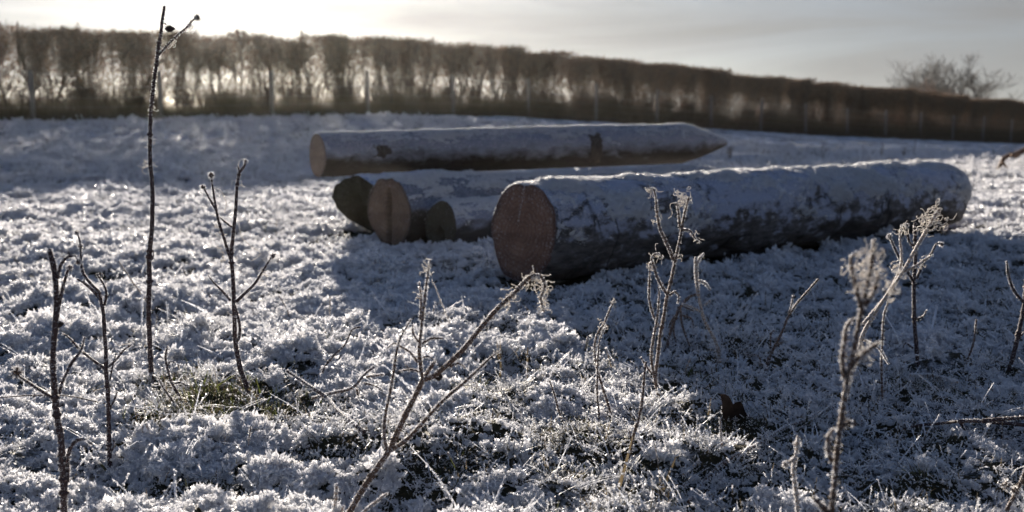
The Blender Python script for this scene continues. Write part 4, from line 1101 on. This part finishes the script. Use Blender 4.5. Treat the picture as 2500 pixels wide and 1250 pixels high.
def clod():
    p = on_ground(741, 530); v, f = ico_lump(1.0, 5.5)
    v = np.array(v); v = v * (1 + 0.3 * n3(v[:, 0] * 4, v[:, 1] * 4, v[:, 2] * 4))[:, None] * [0.055, 0.05, 0.026]
    mb = MB(); mb.add(v + p, f); o = mb.build('earth_clod', M['soil'], None, True, p)
    return tag(o, 'small dark earth clod on the lit frost left of the logs', 'clod')
clod()
# bough at the right edge
def bough():
    root_p = on_ground(2434, 417); d = root_p[1]
    root = empty('fallen_bough', root_p, 'crooked brown bough poking in from the right edge behind the thickest log', 'branch')
    def tr(pts, r0, r1, dd):
        P = np.array([at_depth(x, y, d + dd * k) for k, (x, y) in enumerate(pts)])
        return catmull(P, np.linspace(r0, r1, len(P)) * d / FPX, 0.03)
    for nm, pts, r0, r1, dd in (('stem', [(2432, 418), (2442, 405), (2450, 388), (2462, 380), (2480, 376), (2500, 367), (2540, 352), (2600, 348), (2680, 372), (2740, 410)], 4.5, 9, 0.08),
                                ('branch', [(2470, 378), (2478, 384), (2490, 380)], 4, 2, 0.03), ('branch', [(2446, 396), (2454, 404), (2458, 412)], 3.5, 2, 0.03), ('branch', [(2560, 350), (2590, 320), (2640, 310)], 5, 2, 0.1)):
        Pc, Rc = tr(pts, r0, r1, dd); Rc = Rc * (1 + 0.2 * n3(np.arange(len(Pc)) * 0.4, 1, 2))
        mb = MB(); add_tube(mb, Pc - root_p, Rc, 8, 0, 0, 0.06); mb.build(nm, M['brown_bough'], root)
M['brown_bough'] = mat_plain('brown_bough_bark', (0.07, 0.035, 0.022), (0.13, 0.075, 0.05), 14, 0.85, 0.01)
bough()

# ------------------------------------------------------------------ hedge, undergrowth, fence
def bush_mesh(seed, lowleaf):
    r = np.random.default_rng(seed)
    tw, tr = MB(), MB()
    H = 2.12
    def limb(p, d, L, r0, r1, lvl, mb, steps):
        P = [p]; dd = d.copy()
        for k in range(steps):
            dd = dd + r.normal(size=3) * 0.13 + np.array([0, 0, 0.06]); dd /= np.linalg.norm(dd)
            q = P[-1] + dd * L / steps
            lim = H - 0.03 + 0.055 * r.normal() + 0.05 * float(n3(q[0] * 5, seed, 0.3))
            if q[2] > lim: q = q.copy(); q[2] = lim
            q[0] = np.clip(q[0], -0.62, 0.62); q[1] = np.clip(q[1], -0.5, 0.5)
            P.append(q)
        P = np.array(P)
        add_tube(mb, P, np.linspace(r0, r1, len(P)), 5 if lvl == 0 else 3, 0, 0, 0, False)
        return P
    nst = r.integers(4, 7); thin = r.uniform(0.45, 0.8)
    for s in range(nst):
        p = np.array([r.uniform(-0.42, 0.42), r.uniform(-0.18, 0.18), -0.1])
        d = np.array([r.normal() * 0.26, r.normal() * 0.2, 1.0]); d /= np.linalg.norm(d)
        st = limb(p, d, r.uniform(1.7, 2.2), r.uniform(0.018, 0.034), 0.008, 0, tr, 7)
        for b in range(30):
            k = r.integers(1, 7); q = st[k] + (st[min(k + 1, 7)] - st[k]) * r.random()
            if 0.4 < q[2] < 1.2 and r.random() < thin: continue
            a = r.uniform(0, 6.283); d1 = np.array([math.cos(a) * 0.9, math.sin(a) * 0.7, r.uniform(0.4, 1.7)]); d1 /= np.linalg.norm(d1)
            l1 = limb(q, d1, r.uniform(0.3, 0.8), 0.008, 0.0035, 1, tw, 4)
            for c in range(9):
                kk = r.integers(0, 4); q2 = l1[kk] + (l1[kk + 1] - l1[kk]) * r.random()
                d2 = d1 + r.normal(size=3) * 0.7 + np.array([0, 0, 0.7]); d2 /= np.linalg.norm(d2)
                l2 = limb(q2, d2, r.uniform(0.15, 0.42), 0.0048, 0.0022, 2, tw, 3)
                nl = int(lowleaf * 0.5 + 1.5 * float(sstep(0.75, 1.95, l2[-1][2])) + r.random())
                for e in range(nl):
                    c3 = l2[r.integers(1, 4)] + r.normal(size=3) * 0.02
                    A = r.normal(size=3); A /= np.linalg.norm(A); Bv = np.cross(A, r.normal(size=3)); Bv /= np.linalg.norm(Bv)
                    w = r.uniform(0.013, 0.028)
                    tw.add([c3 - A * w, c3 + Bv * w * 0.6, c3 + A * w, c3 - Bv * w * 0.6], None, [(0, 1, 2, 3)], 1)
    # upright shoots along the clipped top
    for k in range(130):
        x, y = r.uniform(-0.55, 0.55), r.uniform(-0.42, 0.42)
        z = 2.0 - 0.9 * r.random() ** 1.8
        d = np.array([r.normal() * 0.3, r.normal() * 0.3, 1.0])
        P = limb(np.array([x, y, z]), d / np.linalg.norm(d), r.uniform(0.2, 0.5) if r.random() < 0.9 else 0.65, 0.004, 0.002, 2, tw, 3)
    # shrivelled leaves, thick towards the clipped top and sides, in clumps with gaps between
    n = 5200
    C = np.stack([r.uniform(-0.6, 0.6, n), r.uniform(-0.45, 0.45, n), 0.1 + 2.0 * r.random(n)], -1)
    zz = C[:, 2]
    dn = 0.15 + lowleaf * 0.13 + 0.95 * sstep(1.0, 1.75, zz) + 0.25 * (1 - sstep(0.35, 0.7, zz))
    dn = dn * np.clip(0.65 + 1.1 * n3(C[:, 0] * 5.0 + seed, C[:, 1] * 3.0, zz * 4.2), 0.0, 1.3)
    C = C[r.random(n) < dn]; n = len(C)
    A = r.normal(size=(n, 3)); A /= np.linalg.norm(A, axis=1)[:, None]
    Bv = np.cross(A, r.normal(size=(n, 3))); Bv /= np.linalg.norm(Bv, axis=1)[:, None]
    w = r.uniform(0.018, 0.040, n)[:, None]
    tw.add(np.stack([C - A * w, C + Bv * w * 0.6, C + A * w, C - Bv * w * 0.6], 1).reshape(-1, 3), None, np.arange(n * 4).reshape(-1, 4), 1)
    return tw.mesh('twigs', [M['twig'], M['hedge_leaf']], False), tr.mesh('trunks', [M['twig']], True)
def hedge_z(x, y): return float(terrain(x, y, False))
def build_hedge():
    a = math.atan2(HD[1], HD[0])
    x0, y0 = hedge_pt(-0.13)
    root = empty('hedge', (x0, y0, hedge_z(x0, y0)), 'long clipped leafless hedge running across the back of the field against the low sun', 'hedge')
    off = np.array(root.location)
    protos = [bush_mesh(500 + k, (0.0, 0.3, 0.7, 1.4, 0.0, 0.9, 2.4, 3.4, 3.0)[k]) for k in range(9)]
    Ltot = np.linalg.norm(HD)
    s = -0.13; k = 0
    while k < 100 and s < 1.12:
        x, y = hedge_pt(s)
        nx, ny = -math.sin(a), math.cos(a); jit = RNG.normal() * 0.06
        tm, sm = protos[int(RNG.integers(0, 7)) if s < 0.36 else int(RNG.integers(3 if s < 0.6 else 5, 9))]
        o = bpy.data.objects.new('hedge_bush', tm); COL.objects.link(o); o.parent = root
        o.location = (x + nx * jit - off[0], y + ny * jit - off[1], hedge_z(x, y) - 0.03 + RNG.normal() * 0.02 - off[2])
        o.rotation_euler = (0, 0, a + (math.pi if RNG.random() < 0.5 else 0) + RNG.normal() * 0.08)
        sc = RNG.uniform(0.96, 1.05); o.scale = (1.05, 1, sc)
        t = bpy.data.objects.new('trunks', sm); COL.objects.link(t); t.parent = o
        s += (0.61 + RNG.normal() * 0.04) / Ltot; k += 1
    print('bushes', k, 'to s', s)
build_hedge()

def build_undergrowth():
    mb = MB(); a = math.atan2(HD[1], HD[0]); nrm = np.array([-math.sin(a), math.cos(a)])
    n = 90000
    s = RNG.uniform(-0.22, 1.3, n); w = RNG.normal(-0.3, 0.45, n)
    X = HA[0] + HD[0] * s + nrm[0] * w; Y = HA[1] + HD[1] * s + nrm[1] * w
    Z = terrain(X, Y, False)
    dens = np.clip(0.6 + 0.6 * n3(X * 0.9, Y * 0.9, 2.0) , 0.3, 1)
    L = RNG.uniform(0.4, 1.5, n) * dens * np.exp(-((w + 0.15) / 0.8) ** 2)
    D = np.stack([RNG.normal(0, 0.45, n), RNG.normal(0, 0.45, n), np.ones(n)], -1)
    add_needles(mb, np.stack([X, Y, Z - 0.02], -1), D, L, 0.026)
    return tag(mb.build('undergrowth', M['under'], None, False), kind='stuff')
build_undergrowth()

def build_fence():
    a = math.atan2(HD[1], HD[0]); nrm = np.array([-math.sin(a), math.cos(a)])
    ks = list(range(-6, 16)); pts = []
    for k in ks:
        s = 0.169 + 0.058 * k; x, y = hedge_pt(s); x -= nrm[0] * 0.85; y -= nrm[1] * 0.85
        pts.append(np.array([x, y, hedge_z(x, y)]))
    root = empty('fence', pts[0], 'low wire fence on wooden posts along the foot of the hedge', 'fence')
    for p in pts:
        mb = MB(); h = 1.18 + RNG.normal() * 0.03; ln = RNG.normal(size=2) * 0.02
        Q = np.array([[0, 0, -0.2], [ln[0] * .3, ln[1] * .3, 0.4], [ln[0], ln[1], h], [ln[0], ln[1], h + 0.02]]); add_tube(mb, Q + p - pts[0], np.array([0.055, 0.053, 0.05, 0.04]), 10, 0, 0, 0.02)
        mb.build('post', M['post'], root)
    for hz in (0.15, 0.36, 0.57, 0.8, 1.08):
        mb = MB(); Q = []
        for p, q in zip(pts[:-1], pts[1:]):
            for t in np.linspace(0, 1, 6)[:-1]:
                c = p + (q - p) * t; Q.append(c + np.array([-nrm[0] * 0.055, -nrm[1] * 0.055, hz - 0.03 * 4 * t * (1 - t)]) - pts[0])
        add_tube(mb, np.array(Q), 0.0035, 4); mb.build('wire', M['wire'], root)
build_fence()

# dry stalks out in the shaded field
F1 = 'dry stalks standing in the shaded field behind the logs'
def field_stalk(label, px, py, h, nst, sp):
    p = on_ground(px, py); d = p[1]; root = empty('dry_stalk', p, label, 'stalk', F1)
    for k in range(nst):
        x1 = RNG.normal() * sp; hh = h * RNG.uniform(0.55, 1.0) if k else h
        P = np.array([[RNG.normal() * sp * .3, RNG.normal() * 0.03, -0.03], [x1 * .4, RNG.normal() * .02, hh * .5], [x1, RNG.normal() * .04, hh]])
        Pc, Rc = catmull(P, np.array([0.006, 0.005, 0.003]) * 1.3, 0.05)
        mb = MB(); add_tube(mb, Pc, Rc, 5)
        for q in range(5):
            b = Pc[RNG.integers(len(Pc) // 2, len(Pc))]; add_tube(mb, np.array([b, b + np.array([RNG.normal() * .05, RNG.normal() * .03, .06])]), [0.004, 0.002], 4)
        mb.build('stem', M['field_stalk'], root)
M['field_stalk'] = mat_plain('field_stalk', (0.13, 0.10, 0.08), (0.25, 0.20, 0.17), 20, 0.85)
for lab, px, py, h, ns, sp in (
    ('dark clump of dry stalks just right of the sharpened tip of the pole', 1783, 390, 0.20, 7, 0.05), ('low dry clump, second to the right of the pole tip', 1868, 388, 0.13, 6, 0.06),
    ('single thin dry stalk beyond the middle of the thickest log', 2008, 388, 0.22, 2, 0.03), ('stout dry stalk with a dark foot beyond the thickest log', 2150, 388, 0.27, 3, 0.02),
    ('tallest pale dry stalk in the field, beyond the far end of the thickest log', 2232, 375, 0.34, 2, 0.03), ('pair of faint dry stalks left of the tallest pale stalk', 2206, 386, 0.18, 3, 0.04),
    ('thin reddish dry stalk left of the middle, above the pole', 1262, 303, 0.36, 2, 0.03), ('thin reddish dry stalk above the pole, left of its twin', 1213, 303, 0.34, 2, 0.03),
    ('sparse dry stalks in the field above the left end of the pole', 985, 318, 0.30, 4, 0.08)):
    field_stalk(lab, px, py, h, ns, sp)

# ------------------------------------------------------------------ bare trees far off
def bare_tree(label, px, ytop, Y, spread, seed, dense=1.0, mat='treebark', trunk_w=1.0, nst=1, tf=0.46):
    r = np.random.default_rng(seed)
    top = at_depth(px, ytop, Y); gz = -4.6
    root = empty('bare_tree', (top[0], Y, gz), label, 'tree', 'bare trees beyond the hedge')
    H = top[2] - gz
    tb, cb = MB(), MB()
    def grow(p, d, L, rd, lvl):
        P = [p]; n = 5
        for k in range(n):
            d = d + r.normal(size=3) * 0.12 + np.array([0, 0, 0.05]); d = d / np.linalg.norm(d); P.append(P[-1] + d * L / n)
        P = np.array(P); add_tube(tb if lvl == 0 else cb, P, np.maximum(np.linspace(rd, rd * 0.6, n + 1), 0.017), 6 if lvl < 2 else 3, 0, 0, 0, False)
        if lvl >= 5: return
        nb = 3 if lvl < 4 else 2
        for k in range(int(round(nb * dense + r.random() * 0.8)) + (1 if lvl else 2)):
            t = r.uniform(0.35, 1.0); q = P[min(n, int(t * n))]
            a = r.uniform(0, 6.283); sp = r.uniform(0.35, 0.85) * spread
            nd = d + np.array([math.cos(a), math.sin(a), 0]) * sp; nd /= np.linalg.norm(nd)
            grow(q, nd, L * r.uniform(0.52, 0.72), rd * r.uniform(0.42, 0.6), lvl + 1)
    for s in range(nst):
        grow(np.array([r.normal() * 0.4 * (s > 0), 0, 0]), np.array([r.normal() * 0.06, 0, 1.0]), H * tf, 0.16 * trunk_w, 0)
    mx = max(v[:, 2].max() for v in cb.v); k = H / mx
    tb.v = [v * [1.0, 1.0, k] for v in tb.v]; cb.v = [v * [1.0, 1.0, k] for v in cb.v]
    tb.build('trunk', M[mat], root); cb.build('crown', M[mat], root, False)
M['redbark'] = mat_plain('reddish_tree_bark', (0.10, 0.065, 0.055), (0.17, 0.12, 0.10), 5, 0.9, 0.01)
bare_tree('tall bare tree furthest right beyond the hedge, with one dark upright trunk', 2392, 122, 95, 1.0, 21, 1.0, trunk_w=1.7, tf=0.85)
bare_tree('tall bare tree with an open fan crown beyond the hedge, left of the rightmost trunk', 2335, 124, 98, 1.05, 22, 1.0, trunk_w=1.2, tf=0.75)
bare_tree('bare tree of middling height beyond the hedge, left of the two tall ones', 2298, 158, 104, 1.0, 25, 1.0, trunk_w=0.8)
bare_tree('low dense reddish bare tree beyond the hedge', 2262, 188, 90, 1.15, 23, 0.95, 'redbark', 0.6, 3)
bare_tree('smallest faint bare tree, furthest left of the group beyond the hedge', 2226, 198, 112, 1.0, 24, 1.0, 'redbark', 0.6, 2)

# ------------------------------------------------------------------ thin scattering volume, added to stand in for veiling lens glare near the sun
def build_glare_haze():
    m, n, l, o = new_mat('glare_haze')
    v = n.new('ShaderNodeVolumePrincipled')
    v.inputs['Color'].default_value = (1.0, 0.97, 0.92, 1); v.inputs['Density'].default_value = 0.00011; v.inputs['Anisotropy'].default_value = 0.74
    l.new(v.outputs[0], o.inputs['Volume'])
    x, z0, z1 = 225.0, -8.0, 9.0
    V = [(-x, -x, z0), (x, -x, z0), (x, x, z0), (-x, x, z0), (-x, -x, z1), (x, -x, z1), (x, x, z1), (-x, x, z1)]
    mb = MB(); mb.add(V, None, [(0, 3, 2, 1), (4, 5, 6, 7), (0, 1, 5, 4), (1, 2, 6, 5), (2, 3, 7, 6), (3, 0, 4, 7)])
    tag(mb.build('glare_haze', m, None, False), kind='stuff')
build_glare_haze()
